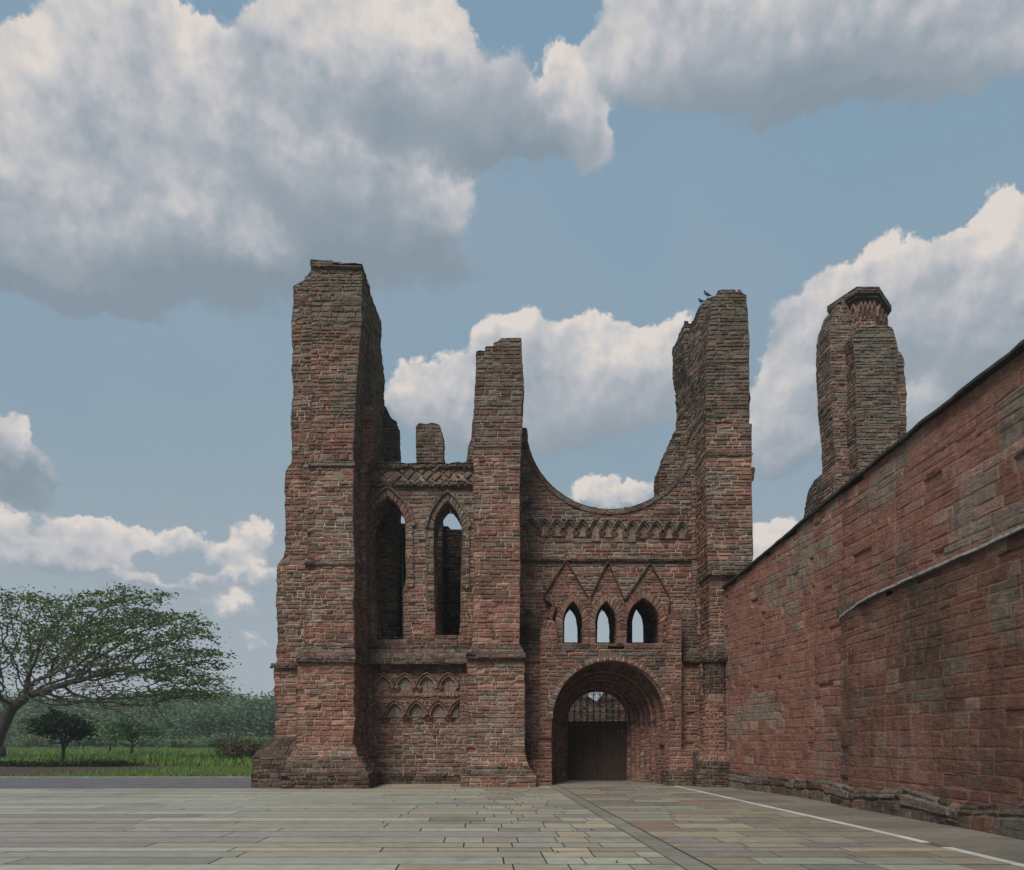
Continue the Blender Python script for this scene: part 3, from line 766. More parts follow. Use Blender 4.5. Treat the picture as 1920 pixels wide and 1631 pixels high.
# --- window bay between the buttresses
t = Masonry('tower', .2, .4, seed=4)
W1 = arc_px(727.5, 34.5, 992, 930, YW, 9); W2 = arc_px(840, 27, 995, 938, YW, 9)
h1 = px_path([(705,1195)], YW) + px_path([(700,1150),(695,1085)], YW) + W1 + px_path([(762,1080),(756,1110),(757,1190),(757,1195)], YW)
h2 = px_path([(815,1192)], YW) + W2 + px_path([(865,1100),(862,1192)], YW)
def bay_pal(a, z):
    if z > Z(1000, YW) and a > X(760, YW): return 'lattice' if rng.random() < .75 else 'tower_grey'
    if z > Z(960, YW): return 'tower_mix'
    if Z(1260, YW) < z < Z(1196, YW): return 'ledge' if rng.random() < .7 else 'tower'
    if z < Z(1395, YW): return 'tower_mix'
    return 'tower'
out = [(682,1480),(682,908),(893,908),(893,1480)]
t.prism([( X(a,YW), max(-.05, Z(b,YW))) for a, b in out], YW, 30.0, holes=[h1, h2], world=True, pal_fn=bay_pal, side_pal='tower')
# raised jamb strips and sides
t.prism([(682,1475),(682,1262),(697,1262),(697,1475)], YW-.14, YW+.02, back=False)
t.prism([(863,1475),(863,1262),(880,1262),(880,1475)], YW-.14, YW+.02, back=False)
t.prism([(682,1475),(682,1455),(880,1455),(880,1475)], YW-.25, YW+.02, back=False, pal='wet')
# projecting weathered string under the windows
t.frustum(X(682,YW), X(880,YW), YW-.42, YW, Z(1243,YW-.4), X(682,YW), X(880,YW), YW-.40, YW, Z(1234,YW-.4), 'ledge')
t.frustum(X(682,YW), X(880,YW), YW-.40, YW, Z(1234,YW-.4), X(682,YW), X(880,YW), YW-.10, YW, Z(1215,YW-.1), 'ledge')
t.frustum(X(682,YW), X(880,YW), YW-.12, YW, Z(1215,YW), X(682,YW), X(880,YW), YW-.03, YW, Z(1203,YW), 'wet')
BW = t.put('window_bay', AB, .03)
# ragged, diamond patterned band above the windows, with string and broken crest
t = Masonry('lattice', .3, .3, joint=.022, proud=.04, seed=5)
z0, z1 = Z(904,YW), Z(873,YW); xa, xb = X(684,YW), X(890,YW)
r2 = math.sqrt(.5); u = np.array([r2,0,r2]); v = np.array([-r2,0,r2])
rect = [(xa,z0),(xb,z0),(xb,z1),(xa,z1)]
rot = [((a*r2+b*r2), (-a*r2+b*r2)) for a,b in rect]
lo = min(p[1] for p in rot); t.poly([rot], (0,YW+.02,0), u, v, (0,-1,0), sched=[lo+.27*i for i in range(60)], corners=False, width=.30)
t.prism([(682,910),(682,904),(890,904),(890,910)], YW-.12, 30.0, pal='ledge')
t.prism([(682,909),(682,873),(890,873),(890,909)], YW+.1, 30.0, pal='tower_grey')
t.prism([(684,876),(690,868),(704,869),(722,866),(748,867),(762,869),(782,868),(800,870),(815,867),(842,869),(862,866),(868,870),(872,866),(890,868),(890,876)], YW-.06, 30.0, pal='ledge')
o = t.put('lattice_band', AB, .03)
# the two window arches, hood moulds
t = Masonry('tower_mix', .2, .3, joint=.012, seed=6)
def grow(path, k, cx, zs):
    """outer path of a pointed arch k metres wider"""
    out = []
    for x, z in path:
        d = Vector((x - cx, z - zs)); l = d.length; out.append((x + d.x / l * k, z + d.y / l * k * (1.12 if abs(d.x) < .25 else 1)))
    return out
for W, cx, pl in ((W1, 727.5, 'tower'), (W2, 840, 'tower_grey')):
    t = Masonry('tower_mix', .2, .3, joint=.012, seed=6)
    c = X(cx, YW); zs = W[0][1] - .25
    t.ring(W, grow(W, .27, c, zs), YW-.05, YW+.3, pal=pl)
    g1 = grow(W, .28, c, zs); g2 = grow(W, .36, c, zs); t.ring(g1, g2, YW-.13, YW, pal='lattice', proud=.01)
    for sx in (-1, 1):   # jamb stones below the springing
        x0 = W[0][0] if sx < 0 else W[-1][0]; xo = x0 + sx * .26
        a, b = sorted((x0, xo)); zt = W[0][1]
        t.prism([(a,zt-2.6+.4*sx),(a,zt),(b,zt),(b,zt-2.6+.4*sx)], YW-.05, YW+.25, world=True, back=False, pal=pl)
    t.put('window_arch', AB, .03)
# blind arcading below
t = Masonry('tower', .16, .2, joint=.008, proud=.015, seed=7); SLABS = []
def niche(cx, hw, ys, ya, Y, thick=.11, y_bot=None, cutl=None, cutr=None, hood=.20, nk=5, hp='fresh'):
    P = arc_px(cx, hw, ys, ya, Y, nk); c = X(cx, Y); zs = P[0][1]
    keep = [i for i, p in enumerate(P) if (cutl is None or p[0] > X(cutl, Y)) and (cutr is None or p[0] < X(cutr, Y))]
    P = [P[i] for i in keep]; O = grow(P, thick, c, zs - .12); O2 = grow(P, thick + .05, c, zs - .12)
    hc = np.array(PNK) * .8 if hp == 'fresh' else np.array(GRY) * .85; t.band(P, O, Y - hood, Y + .02, tuple(hc)); t.band(O, O2, Y - hood - .06, Y - .0, tuple(hc * .8))
    zb = Z(y_bot, Y) if y_bot else zs
    a, b = P[0][0], P[-1][0]; mx = (a + b) / 2
    left = [(a, zb)] + [p for p in P if p[0] < mx] + [(mx, max(p[1] for p in P) - .01), (mx, zb)]
    right = [(mx, zb), (mx, max(p[1] for p in P) - .01)] + [p for p in P if p[0] > mx] + [(b, zb)]
    for q in (left, right):
        cxm = sum(p[0] for p in q) / len(q); czm = sum(p[1] for p in q) / len(q)
        q = [(cxm + (p[0]-cxm)*.97, czm + (p[1]-czm)*.985) for p in q]
        col, age = stone_col((cxm, Y, czm), 'tower_mix'); col = np.array(col)*.6 + np.array((.22,.175,.145))*.5
        sl = MB(); SLABS.append(sl); k = len(q); yy = Y - .062 + rng.uniform(-.012,.012)
        sl.add([(x, yy, z) for x, z in q] + [(x, Y + .02, z) for x, z in q], [tuple(range(k))] + [(i, (i+1)%k, (i+1)%k + k, i + k) for i in range(k)], col=col, age=.1)
for cx in (719.8, 760, 801, 841.6): niche(cx, 14.5, 1291, 1269, YW, y_bot=1295)
for cx, kw in ((705, dict(cutl=698)), (741, {}), (781.6, {}), (822, {}), (860.5, dict(cutr=864))): niche(cx, 14, 1342, 1319, YW, y_bot=1344, **kw)
for cx in (721, 761.5, 802, 841):        # corbels under the lower arcade
    t.frustum(X(cx-4,YW), X(cx+4,YW), YW-.06, YW, Z(1350,YW), X(cx-8,YW), X(cx+8,YW), YW-.17, YW, Z(1343,YW), 'tower_mix')
for cx in (740, 781, 821):
    t.frustum(X(cx-6,YW), X(cx+6,YW), YW-.1, YW, Z(1297,YW), X(cx-9,YW), X(cx+9,YW), YW-.17, YW, Z(1286,YW), 'tower')
t.frustum(X(697,YW), X(863,YW), YW-.07, YW, Z(1305,YW), X(697,YW), X(863,YW), YW-.08, YW, Z(1296,YW), 'fresh')
arc = t.put('blind_arcade', AB, .03); tag(arc, 'two tiers of blind arches below the twin windows')
for sl in SLABS: sl.build('niche_slab', [STONE, MORTAR], arc, erode=.03)
# inside walls seen through the windows
t = Masonry('inner', .18, .4, seed=9)
t.prism([(640,1480),(640,900),(700,900),(740,905),(746,940),(746,982),(746,1480)], 32.6, 33.3, ref=32.6, back=True)
t.prism([(812,1200),(812,930),(822,935),(828,950),(828,1000),(828,1200)], 32.6, 33.2, ref=32.6)
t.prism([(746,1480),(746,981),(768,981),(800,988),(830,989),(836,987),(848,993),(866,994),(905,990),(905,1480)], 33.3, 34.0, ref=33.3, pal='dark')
o = t.put('inner_wall', AB, .05); tag(o, 'dark damp inner walls seen through the twin windows')
c = MB(); c.tube([(X(754,30.4),30.4,Z(980,30.4)), (X(755,30.4),30.4,Z(1190,30.4))], .014, 6); c.tube([(X(754,30.4),30.4,Z(981,30.4)), (X(754,30.4),33.3,Z(981,30.4)+.05)], .014, 6)
tag(c.build('conductor_strip', ZINC, AB), 'thin pale metal strip hanging in the left window')

# --- middle buttress
t = Masonry('tower', .2, .48, seed=10)
t.frustum(X(863,26.3), X(1005,26.3), 26.3, YW, -.03, X(864,26.3), X(1004,26.3), 26.32, YW, Z(1455,26.3), 'tower')
t.frustum(X(864,26.35), X(1003,26.35), 26.35, YW, Z(1455,26.3), X(869,26.5), X(992,26.5), 26.5, YW, Z(1437,26.5), 'ledge')
t.frustum(X(869,26.5), X(992,26.5), 26.52, YW, Z(1437,26.5), X(877,26.7), X(984,26.7), 26.66, YW, Z(1415,26.7), 'tower')
t.prism([(877,1416),(877,1233),(983,1233),(983,1416)], 26.7, YW, back=False, pal_fn=lambda a, z: 'fresh' if n1(a*.7+2, 0, z*.7) > -.1 else 'tower')
t.frustum(X(875,26.5), X(986,26.5), 26.5, YW, Z(1233,26.5), X(876,26.5), X(985,26.5), 26.5, YW, Z(1225,26.5), 'ledge')
t.frustum(X(876,26.5), X(985,26.5), 26.52, YW, Z(1225,26.5), X(887,26.8), X(975,26.8), 26.8, YW, Z(1208,26.8), 'ledge')
t.prism([(888,1209),(888,836),(974,836),(974,1209)], 26.8, YW+.6, back=False, pal_fn=lambda a, z: 'fresh' if z < 7.2 + .5*math.sin(2*a) else 'tower')
t.frustum(X(889,26.8)-.03, X(975,26.8)+.03, 26.74, YW+.6, Z(837,26.8), X(889,26.8), X(975,26.8), 26.84, YW+.6, Z(832,26.8), 'ledge')
t.prism([(890,833),(890,780),(892,700),(892,661),(902,659),(910,660),(911,652),(925,652),(928,644),(938,642),(941,636),(955,638),(977,636),(978,700),(980,716),(979,745),(976,752),(977,800),(975,833)], 26.86, YW+.5,
        pal_fn=lambda a, z: 'tower_grey' if z > 12.6 + .8*math.sin(a*2.3) else 'tower_mix', side_pal='tower_grey')
o = t.put('buttress', AB, .055); tag(o, 'stepped middle buttress between window bay and portal')
t = Masonry('tower_mix', .17, .34, seed=11)
t.prism([(872,872),(876,856),(878,836),(884,822),(885,800),(887,786),(893,778),(893,872)], YW, 30.0)
o = t.put('wall_stub', AB, .06); tag(o, 'ragged toothing left of the middle buttress')

# --- portal bay: main wall with the lower half of the rose window
t = Masonry('tower', .18, .5, seed=12)
rc = (1144.5, 797.0); rr = 158.0
arcp = [(rc[0] + rr * math.cos(math.radians(a)), rc[1] - rr * math.sin(math.radians(a))) for a in range(190, 340, 6)]
LW = [(1073.5, 19.5, 1168, 1126), (1136, 20.5, 1168, 1126), (1205.5, 31.5, 1168, 1120)]
lan = []
for cx, hw, ys, ya in LW:
    P = arc_px(cx, hw, ys, ya, YM, 8); lan.append((P, [(P[0][0], Z(1208,YM))] + P + [(P[-1][0], Z(1208,YM))]))
def por_pal(a, z):
    if z > Z(965, YM): return 'tower_grey' if rng.random() < .5 else 'tower_mix'
    if z > Z(1050, YM): return 'tower_mix' if rng.random() < .6 else 'tower'
    if z > Z(1115, YM): return 'tower' if rng.random() < .6 else 'tower_mix'
    return 'tower'
Rp = 2.19; pcx, pzs = X(1144, 27.9), Z(1346, 27.9)
notch = [(pcx + Rp + .02, -.05)] + [(x, z) for x, z in arc_round(pcx, Rp + .02, pzs, 24, 0, 180)] + [(pcx - Rp - .02, -.05)]
outl = px_path([(960,1480)], YM); outl = [(X(970,YM), -.05), (X(970,YM), Z(806,YM))] + px_path([(985,804),(989,806)] , YM) + px_path(arcp, YM) + px_path([(1300,822),(1340,820)], YM) + [(X(1345,YM), -.05)] + notch
t.prism(outl, YM, 30.4, holes=[l[1] for l in lan], world=True, pal_fn=por_pal, side_pal='tower_grey')
# dressed edge of the rose window
ip = px_path([p for p in arcp], YM-.02); c = (X(rc[0], YM), Z(rc[1], YM))
op = [(x + (x - c[0]) * .045, z + (z - c[1]) * .045) for x, z in ip]
# path must run so that 'in' is the void side
t.ring(op[::1], ip[::1], YM-.05, YM+.3, pal='tower_grey', inner=False)
# thin strings
t.frustum(X(975,YM), X(1300,YM), YM-.12, YM, Z(1052,YM), X(975,YM), X(1300,YM), YM-.1, YM, Z(1047,YM), 'ledge')
t.prism([(1297,1200),(1297,900),(1306,900),(1306,1200)], YM-.12, YM+.02, back=False, pal='tower')
t.prism([(983,1480),(983,1240),(1012,1240),(1012,1480)], YM-.82, YM+.02, back=False, pal='porch')
t.frustum(X(975,YM), X(1014,YM), YM-.9, YM, Z(1240,YM-.8), X(975,YM), X(1014,YM), YM-.1, YM, Z(1150,YM-.1), 'dark')
t.frustum(X(1274,YM), X(1330,YM), YM-.8, YM, Z(1240,YM-.7), X(1274,YM), X(1330,YM), YM-.1, YM, Z(1145,YM-.1), 'dark')
t.prism([(1274,1480),(1274,1238),(1330,1238),(1330,1480)], YM-.6, YM+.02, back=False, pal='porch')
PB = t.put('portal_bay', AB, .03); tag(PB, 'wall with the lower half of the round rose window')
# blind frieze of small pointed arches
t = Masonry('tower_mix', .16, .2, joint=.006, proud=.012, seed=13); SLABS = []
for i, cx in enumerate((996.6,1020,1043.4,1066.9,1091,1115.6,1138,1159.7,1184,1206.6,1229,1253.5,1276.9)):
    dy = i * .5; niche(cx, 7.4, 994+dy, 979+dy, YM, thick=.085, y_bot=1004+dy + (8 if i in (3,5,7,8) else 0), hood=.17, nk=4, hp='tower_grey')
    cy = 997 + dy; Y0 = YM
    t.frustum(X(cx+8.5,Y0), X(cx+15,Y0), Y0-.04, Y0, Z(cy+7,Y0), X(cx+6.5,Y0), X(cx+17,Y0), Y0-.15, Y0, Z(cy-3,Y0), 'tower_mix')
fr = t.put('arcade_frieze', AB, .03)
for sl in SLABS: sl.build('niche_slab', [STONE, MORTAR], fr, erode=.03)
# gabled porch arcade with three lancets
YG = 28.62
t = Masonry('porch', .18, .36, seed=15)
g = [(1046,1212),(1046,1140),(1019,1119),(1059,1053),(1062,1053),(1103,1121),(1107,1121),(1139,1055),(1142,1055),(1170,1125),(1173,1125),(1217,1058),(1220,1058),(1256,1123),(1252,1145),(1252,1212)]
lg = []
for cx, hw, ys, ya in LW:
    P = arc_px(cx, hw, ys, ya, YG, 8); lg.append((P, [(P[0][0], Z(1208,YG))] + P + [(P[-1][0], Z(1208,YG))]))
t.prism(px_path(g, YG), YG, YM, holes=[l[1] for l in lg], world=True, back=False, pal='porch')
gb = t.put('gabled_arcade', AB, .03); tag(gb, 'three blind gables above the three lancet openings')
# raised dark edge of each gable
t2 = Masonry('ledge', .2, .35, joint=.006, proud=.01, seed=16)
for (a, b) in (((1019,1119),(1060,1053)), ((1061,1053),(1103,1121)), ((1107,1121),(1140,1055)), ((1141,1055),(1170,1125)), ((1173,1125),(1218,1058)), ((1219,1058),(1256,1123))):
    A, B = px_path([a, b], YG); n = 6
    pi = [(A[0]+(B[0]-A[0])*i/n, A[1]+(B[1]-A[1])*i/n) for i in range(n+1)]; up = [(x, z + .085) for x, z in pi]
    t2.band(pi, up, YG-.12, YM, tuple(np.array(DRK) * .9), age=.4)
t2.build('gable_moulding', [STONE, MORTAR], gb, erode=.03)
t = Masonry('porch', .2, .3, joint=.01, seed=17)
for (P, _), (cx, hw, ys, ya) in zip(lg, LW):
    t = Masonry('porch', .2, .3, joint=.01, seed=17)
    c = X(cx, YG); zs = P[0][1] - .15
    low = [(P[0][0], z) for z in np.linspace(Z(1208,YG), P[0][1], 4)[:-1]]; lowr = [(P[-1][0], z) for z in np.linspace(P[-1][1], Z(1208,YG), 4)[1:]]
    path = low + P + lowr; o_ = [(x-.22, z) for x, z in low] + grow(P, .27, c, zs) + [(x+.22, z) for x, z in lowr]
    t.ring(path, o_, YG-.06, YG+.2, pal='porch')
    t.put('lancet_arch', gb, .03)
# broken start of a fourth arch on the left
t = Masonry('porch', .2, .3, joint=.01, seed=37)
Pb = arc_px(1052, 18, 1170, 1128, YG, 8)[1:6]; t.ring(Pb, grow(Pb, .24, X(1052,YG), Pb[0][1]-.4), YG-.06, YG+.2, pal='porch')
o = t.put('lancet_arch', gb, .03)
# thick wall behind the lancets, with narrower openings
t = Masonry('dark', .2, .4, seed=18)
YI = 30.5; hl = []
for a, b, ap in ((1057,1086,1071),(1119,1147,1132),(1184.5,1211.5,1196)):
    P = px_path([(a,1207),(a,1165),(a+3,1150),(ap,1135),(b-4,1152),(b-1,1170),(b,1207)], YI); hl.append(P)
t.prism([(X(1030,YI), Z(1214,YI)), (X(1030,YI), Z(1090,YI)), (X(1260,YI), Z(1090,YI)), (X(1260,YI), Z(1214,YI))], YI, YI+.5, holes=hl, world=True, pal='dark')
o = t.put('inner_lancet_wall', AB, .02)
# --- porch block round the great doorway
t = Masonry('porch', .2, .46, seed=19)
YP = 27.9
outl = px_path([(1014,1480)], YP); outl = [(X(1010,YP), -.05), (X(1012,YP), Z(1300,YP)), (X(1014,YP), Z(1240,YP))] + px_path([(1014,1185),(1017,1163),(1030,1158),(1041,1166),(1044,1185),(1045,1210),(1100,1209),(1150,1211),(1249,1209),(1251,1180),(1252,1153),(1262,1146),(1274,1150),(1277,1165),(1277,1240)], YP) + [(X(1278,YP), -.05)] + notch
def porch_pal(a, z):
    if Z(1262,YP) < z < Z(1205,YP) and X(1046,YP) < a < X(1250,YP): return 'ledge' if rng.random() < .75 else 'porch'
    if z < .6: return 'wet' if rng.random() < .4 else 'porch'
    return 'porch'
t.prism(outl, YP, YM-.0, world=True, pal_fn=porch_pal, back=False)
t.frustum(X(1250,27.5), X(1330,27.5), 27.35, YM, -.03, X(1252,27.5), X(1330,27.5), 27.4, YM, Z(1446,27.5), 'wet')
t.frustum(X(1253,27.5), X(1330,27.5), 27.42, YM, Z(1446,27.5), X(1256,27.7), X(1330,27.7), 27.7, YM, Z(1405,27.7), 'porch')
t.frustum(X(990,27.6), X(1034,27.6), 27.6, YM, -.03, X(992,27.7), X(1033,27.7), 27.75, YM, Z(1425,27.7), 'porch')
PO = t.put('portal', AB, .03); tag(PO, 'round-arched deeply recessed doorway')
# outer ring of voussoirs
t = Masonry('porch', .2, .3, joint=.012, seed=20)
inn = arc_round(pcx, Rp - .02, pzs, 30); ou = arc_round(pcx, Rp + .16, pzs, 30)
t.ring(inn, ou, YP-.07, YP+.1, pal='tower_mix')
hood = t.build('arch_ring', [STONE, MORTAR], PO, erode=.03)
# recessed orders stepping back to the door
N_O = 8; icx, ir, izs, iY = X(1119, 30.6), 1.262, Z(1353, 30.6), 30.6
t = Masonry('porch', .22, .34, joint=.008, proud=.015, seed=21)
ks = [0, .30, .44, .56, .67, .77, .86, .94, 1.0]; ry = [0, .05, .18, .32, .46, .60, .74, .87, 1.0]
def order(i):
    f, y = ry[i], ks[i]; return (pcx + (icx - pcx) * y, (Rp - .02) + (ir - Rp) * f, pzs + (izs - pzs) * y, YP + (iY - YP) * y)
for i in range(N_O):
    t = Masonry('porch', .22, .34, joint=.008, proud=.015, seed=21 + i)
    c0, r0, s0, Y0 = order(i); c1, r1, s1, Y1 = order(i + 1)
    seg = 26; sp = order(i - 1)[2] if i else s0; A = arc_round(c1, r1, s0, seg); Bq = arc_round(c0, r0, sp, seg)
    t.ring(A, Bq, Y0, Y1 + .01, pal='porch', outer=False)
    if i >= 2: t.band(arc_round(c1, r1 - .005, s0, 40), arc_round(c1, r1 + .06, s0, 40), Y0 - .07, Y0 + .03, tuple(np.array(PNK) * (.62 if i % 2 else .8)))
    for k in range(1, seg):     # roll moulding dotted along the order
        if i >= 3 and i % 2 == 1:
            th = math.radians(180 - 180 * k / seg); rm = r1 + .03; x, z = c1 + rm * math.cos(th), s0 + rm * math.sin(th)
            t.box(x-.035, x+.035, Y0-.045, Y0+.01, z-.035, z+.035, col=tuple(np.array(RED)*.8), age=.1)
    for sx in (-1, 1):
        xin = c1 + sx * r1; xo = c0 + sx * r0
        a, b = sorted((xin, xo)); zt = s0
        if b - a > .02: t.strip((a,Y0,0), (b,Y0,0), (b,Y0,zt), (a,Y0,zt), (0,-1,0), 'porch')
        if sx > 0: t.strip((xin,Y0,0), (xin,Y1,0), (xin,Y1,zt), (xin,Y0,zt), (-1,0,0), 'porch')
        else: t.strip((xin,Y1,0), (xin,Y0,0), (xin,Y0,zt), (xin,Y1,zt), (1,0,0), 'porch')
    t.build('recessed_order', [STONE, MORTAR], PO, erode=.015)
for i in range(2, N_O):
    c1, r1, s1, Y1 = order(i)
    for sx in (-1, 1):
        t = Masonry('porch', .3, .3, joint=.004, proud=.008, seed=22)
        x = c1 + sx * (r1 + .015)
        t.frustum(x-.06, x+.06, Y1-.09, Y1+.02, s1-.17, x-.10, x+.10, Y1-.14, Y1+.02, s1-.04, 'wet'); t.box(x-.12, x+.12, Y1-.16, Y1+.02, s1-.04, s1+.02, col=tuple(np.array(BRN)*.8), age=.1)
        t.build('capital', [STONE, MORTAR], PO, erode=.01)
for i in range(3, N_O):
    c1, r1, s1, Y1 = order(i)
    for sx in ((1,) if i % 2 else (-1, 1)):
        t = MB(); x = c1 + sx * (r1 + .02); t.tube([(x, Y1-.05, .55 if sx > 0 else .3), (x, Y1-.05, s1-.17)], .05, 10, col=tuple(np.array(RED)*.85), age=.05)
        t.build('shaft', [STONE], PO, smooth=True)
# little pointed niche in the right reveal
t = Masonry('porch', .2, .2, joint=.004, proud=.01, seed=23)
xr = pcx + Rp - .05
def onreveal(path): return path
for k_, (w_, y_) in enumerate(((.17, 28.15), (.17, 28.5))):
    pts = arc_pointed(0, w_, 1.75, .38, 5)
    for i in range(len(pts)-1):
        (a, z0_), (b, z1_) = pts[i], pts[i+1]
        t.box(xr-.09, xr+.0, y_+a-.025, y_+b+.025, min(z0_, z1_)-.03, max(z0_, z1_)+.03, col=tuple(np.array(RED)*.8), age=.1)
t.box(xr-.16, xr+.0, 27.95, 28.72, 1.50, 1.62, col=tuple(np.array(BRN)*.8), age=.2)
t.build('niche', [STONE, MORTAR], PO, erode=.01)

# --- door, lintel, grille
Yd = 30.72; dx0, dx1 = X(1059,Yd), X(1179,Yd); dzt = Z(1360,Yd); mid = (dx0+dx1)/2
for side in (0, 1):
    a, b = (dx0, mid-.006) if side == 0 else (mid+.006, dx1)
    d = MB(); n = 7; w = (b-a)/n
    for i in range(n):
        d.box(a+i*w+.004, a+(i+1)*w-.004, Yd-.045-.004*((i*7)%3), Yd+.03, .03, dzt)
    for zz in (.35, 1.2, 2.0): d.box(a+.02, b-.02, Yd+.03, Yd+.08, zz-.08, zz+.08)
    d.box(a-.02 if side else a, b+.02 if not side else b, Yd+.082+side*.02, Yd+.095+side*.02, .02, dzt)
    leaf = d.build('door_leaf', OAK, AB)
    h = MB(); hx = X(1111.5,Yd) if side == 0 else X(1125,Yd); hz = Z(1415,Yd)
    h.tube([(hx+.075*math.cos(a_), Yd-.075, hz+.075*math.sin(a_)) for a_ in np.linspace(0, 2*math.pi, 17)], .012, 6, cap=False)
    h.tube([(hx, Yd-.05, hz+.08), (hx, Yd-.085, hz+.08)], .03, 8)
    h.build('ring_handle', IRON, leaf)
d = MB(); d.box(dx0-.12, dx1+.1, Yd-.12, Yd+.08, dzt+.004, Z(1352.5,Yd)); d.build('door_lintel', OAK, AB)
d = MB(); d.box(X(1166,Yd-.06), X(1167.3,Yd-.06), Yd-.07, Yd-.055, Z(1371,Yd), Z(1369,Yd)); d.box(X(1166,Yd-.06), X(1167.3,Yd-.06), Yd-.07, Yd-.055, Z(1368,Yd), Z(1366.5,Yd)); d.build('door_tag', LEAD, AB)
gr = MB(); Yg = 30.66; gz0 = Z(1353,Yg); gcx = X(1119,Yg); gR = 1.27
bars = [gcx - gR + .262*(i+.35) for i in range(10)]
for x in bars:
    hh = math.sqrt(max(0, gR**2 - (x-gcx)**2))
    if hh > .1: gr.tube([(x, Yg, gz0), (x, Yg, gz0+hh)], .021, 5)
gr.tube([(gcx-gR, Yg, gz0+.02), (gcx+gR, Yg, gz0+.02)], .02, 5)
for zz in (.42, .86, 1.16):
    ww = math.sqrt(max(0, gR**2 - zz**2)); gr.tube([(gcx-ww, Yg, gz0+zz), (gcx+ww, Yg, gz0+zz)], .011, 5)
def scroll(x, z, r, s_):
    pts = []
    for i in range(15):
        a = math.radians(-60 + 24*i); q = r*(1 - i*.045); pts.append((x + s_*q*math.cos(a)*.8, Yg, z + q*math.sin(a)))
    gr.tube(pts, .0125, 4, cap=False)
for i in range(len(bars)-1):
    xm = (bars[i]+bars[i+1])/2
    for k in range(12):
        z = .06 + k*.105
        if z + .05 < math.sqrt(max(0, gR**2 - (xm-gcx)**2)):
            scroll(xm-.062, gz0+z, .052, 1 if k % 2 else -1); scroll(xm+.062, gz0+z, .052, -1 if k % 2 else 1)
for x in bars:      # fleurs on the uprights
    for zz in (.42, .86):
        if zz < math.sqrt(max(0, gR**2-(x-gcx)**2)): gr.add([(x-.04,Yg-.02,gz0+zz),(x,Yg-.02,gz0+zz-.05),(x+.04,Yg-.02,gz0+zz),(x,Yg-.02,gz0+zz+.08)], [(0,1,2,3)])
go = gr.build('lunette_grille', IRON, AB); tag(go, 'scrolled wrought iron grille filling the arch above the doors')

# --- right tower
t = Masonry('tower', .17, .46, seed=24)
t.prism([(1310,1480),(1310,600),(1313,588),(1312,576),(1322,564),(1330,560),(1345,556),(1396,562),(1399,590),(1402,640),(1404,1480)], 28.3, 30.2, pal_fn=lambda a, z: 'tower_grey' if z > 13 else 'tower', side_pal='tower_mix')
zt = lambda y, Y: Z(y, Y)
t.prism([(1270,1480),(1270,812),(1270,802),(1268,735),(1264,700),(1264,652),(1268,650),(1276,654),(1282,646),(1288,632),(1300,628),(1330,632),(1330,1480)], 30.2, 32.2, ref=32.0, pal='tower_grey')
t.prism([(1229,1000),(1229,925),(1230,893),(1236,876),(1243,858),(1250,842),(1255,831),(1264,812),(1272,796),(1290,780),(1320,780),(1320,1000)], 30.3, 31.4, ref=31.3, pal='tower_grey')
o = t.put('tower', AB, .11); tag(o, 'right tower stump with crumbled inner side')
t = Masonry('tower', .165, .52, seed=25)
YR = 26.9
t.prism([(1330,1480),(1330,1078),(1412,1078),(1412,1480)], YR+.1, 28.4, back=False, side_pal='porch')
t.frustum(X(1328,YR), X(1414,YR), YR-.12, 28.4, Z(1078,YR), X(1325,YR), X(1411,YR), YR-.03, 28.4, Z(1054,YR), 'ledge')
t.prism([(1326,1055),(1325,853),(1409,853),(1410,1055)], YR, 28.4, pal_fn=lambda a, z: 'tower_mix' if n1(a*.6, 9, z*.5) > .1 else ('fresh' if n1(a, 4, z) > .1 else 'tower'))
t.frustum(X(1324,YR), X(1411,YR), YR-.07, 28.4, Z(853,YR), X(1325,YR), X(1409,YR), YR-.02, 28.4, Z(848,YR), 'ledge')
t.prism([(1325,849),(1325,796),(1409,796),(1409,849)], YR+.03, 28.4, back=False, pal='tower_mix')
t.prism([(1326,797),(1326,640),(1331,590),(1330,572),(1336,560),(1342,555),(1344,547),(1352,545),(1362,547),(1374,545),(1378,550),(1386,548),(1391,552),(1399,556),(1396,570),(1393,577),(1399,586),(1397,600),(1402,608),(1400,622),(1404,630),(1404,700),(1402,757),(1404,797)], YR+.06, 28.4,
        pal_fn=lambda a, z: 'tower_grey' if z > 12.5 else 'tower_mix', side_pal='tower_grey')
t.prism([(1408,900),(1408,880),(1412,876),(1416,878),(1413,900)], YR+.6, YR+1.2)
o = t.put('buttress', AB, .06); tag(o, 'tall pale buttress of the right tower')
# engaged shaft with a worn domed cap at its foot
t = Masonry('wet', .19, .26, seed=26)
def oct_stack(cx, cy, prof, pal, sides=8, a0=22.5):
    for (z0_, r0), (z1_, r1) in zip(prof[:-1], prof[1:]):
        for k in range(sides):
            a = math.radians(a0 + 360/sides*k); b = math.radians(a0 + 360/sides*(k+1)); m = (a+b)/2
            p = lambda an, r, z: (cx + r*math.cos(an), cy + r*math.sin(an), z)
            nrm = Vector(((r0 and math.cos(m)), math.sin(m), -(r1-r0)/max(.01, z1_-z0_))); nrm = Vector((math.cos(m), math.sin(m), -(r1-r0)/max(.02, abs(z1_-z0_)))).normalized()
            t.strip(p(a,r0,z0_), p(b,r0,z0_), p(b,r1,z1_), p(a,r1,z1_), tuple(nrm), pal if z1_ > 4.2 or z1_ < 1.1 else 'porch', corner=False)
scx = X(1345, 26.9); zc = lambda y: Z(y, 26.8)
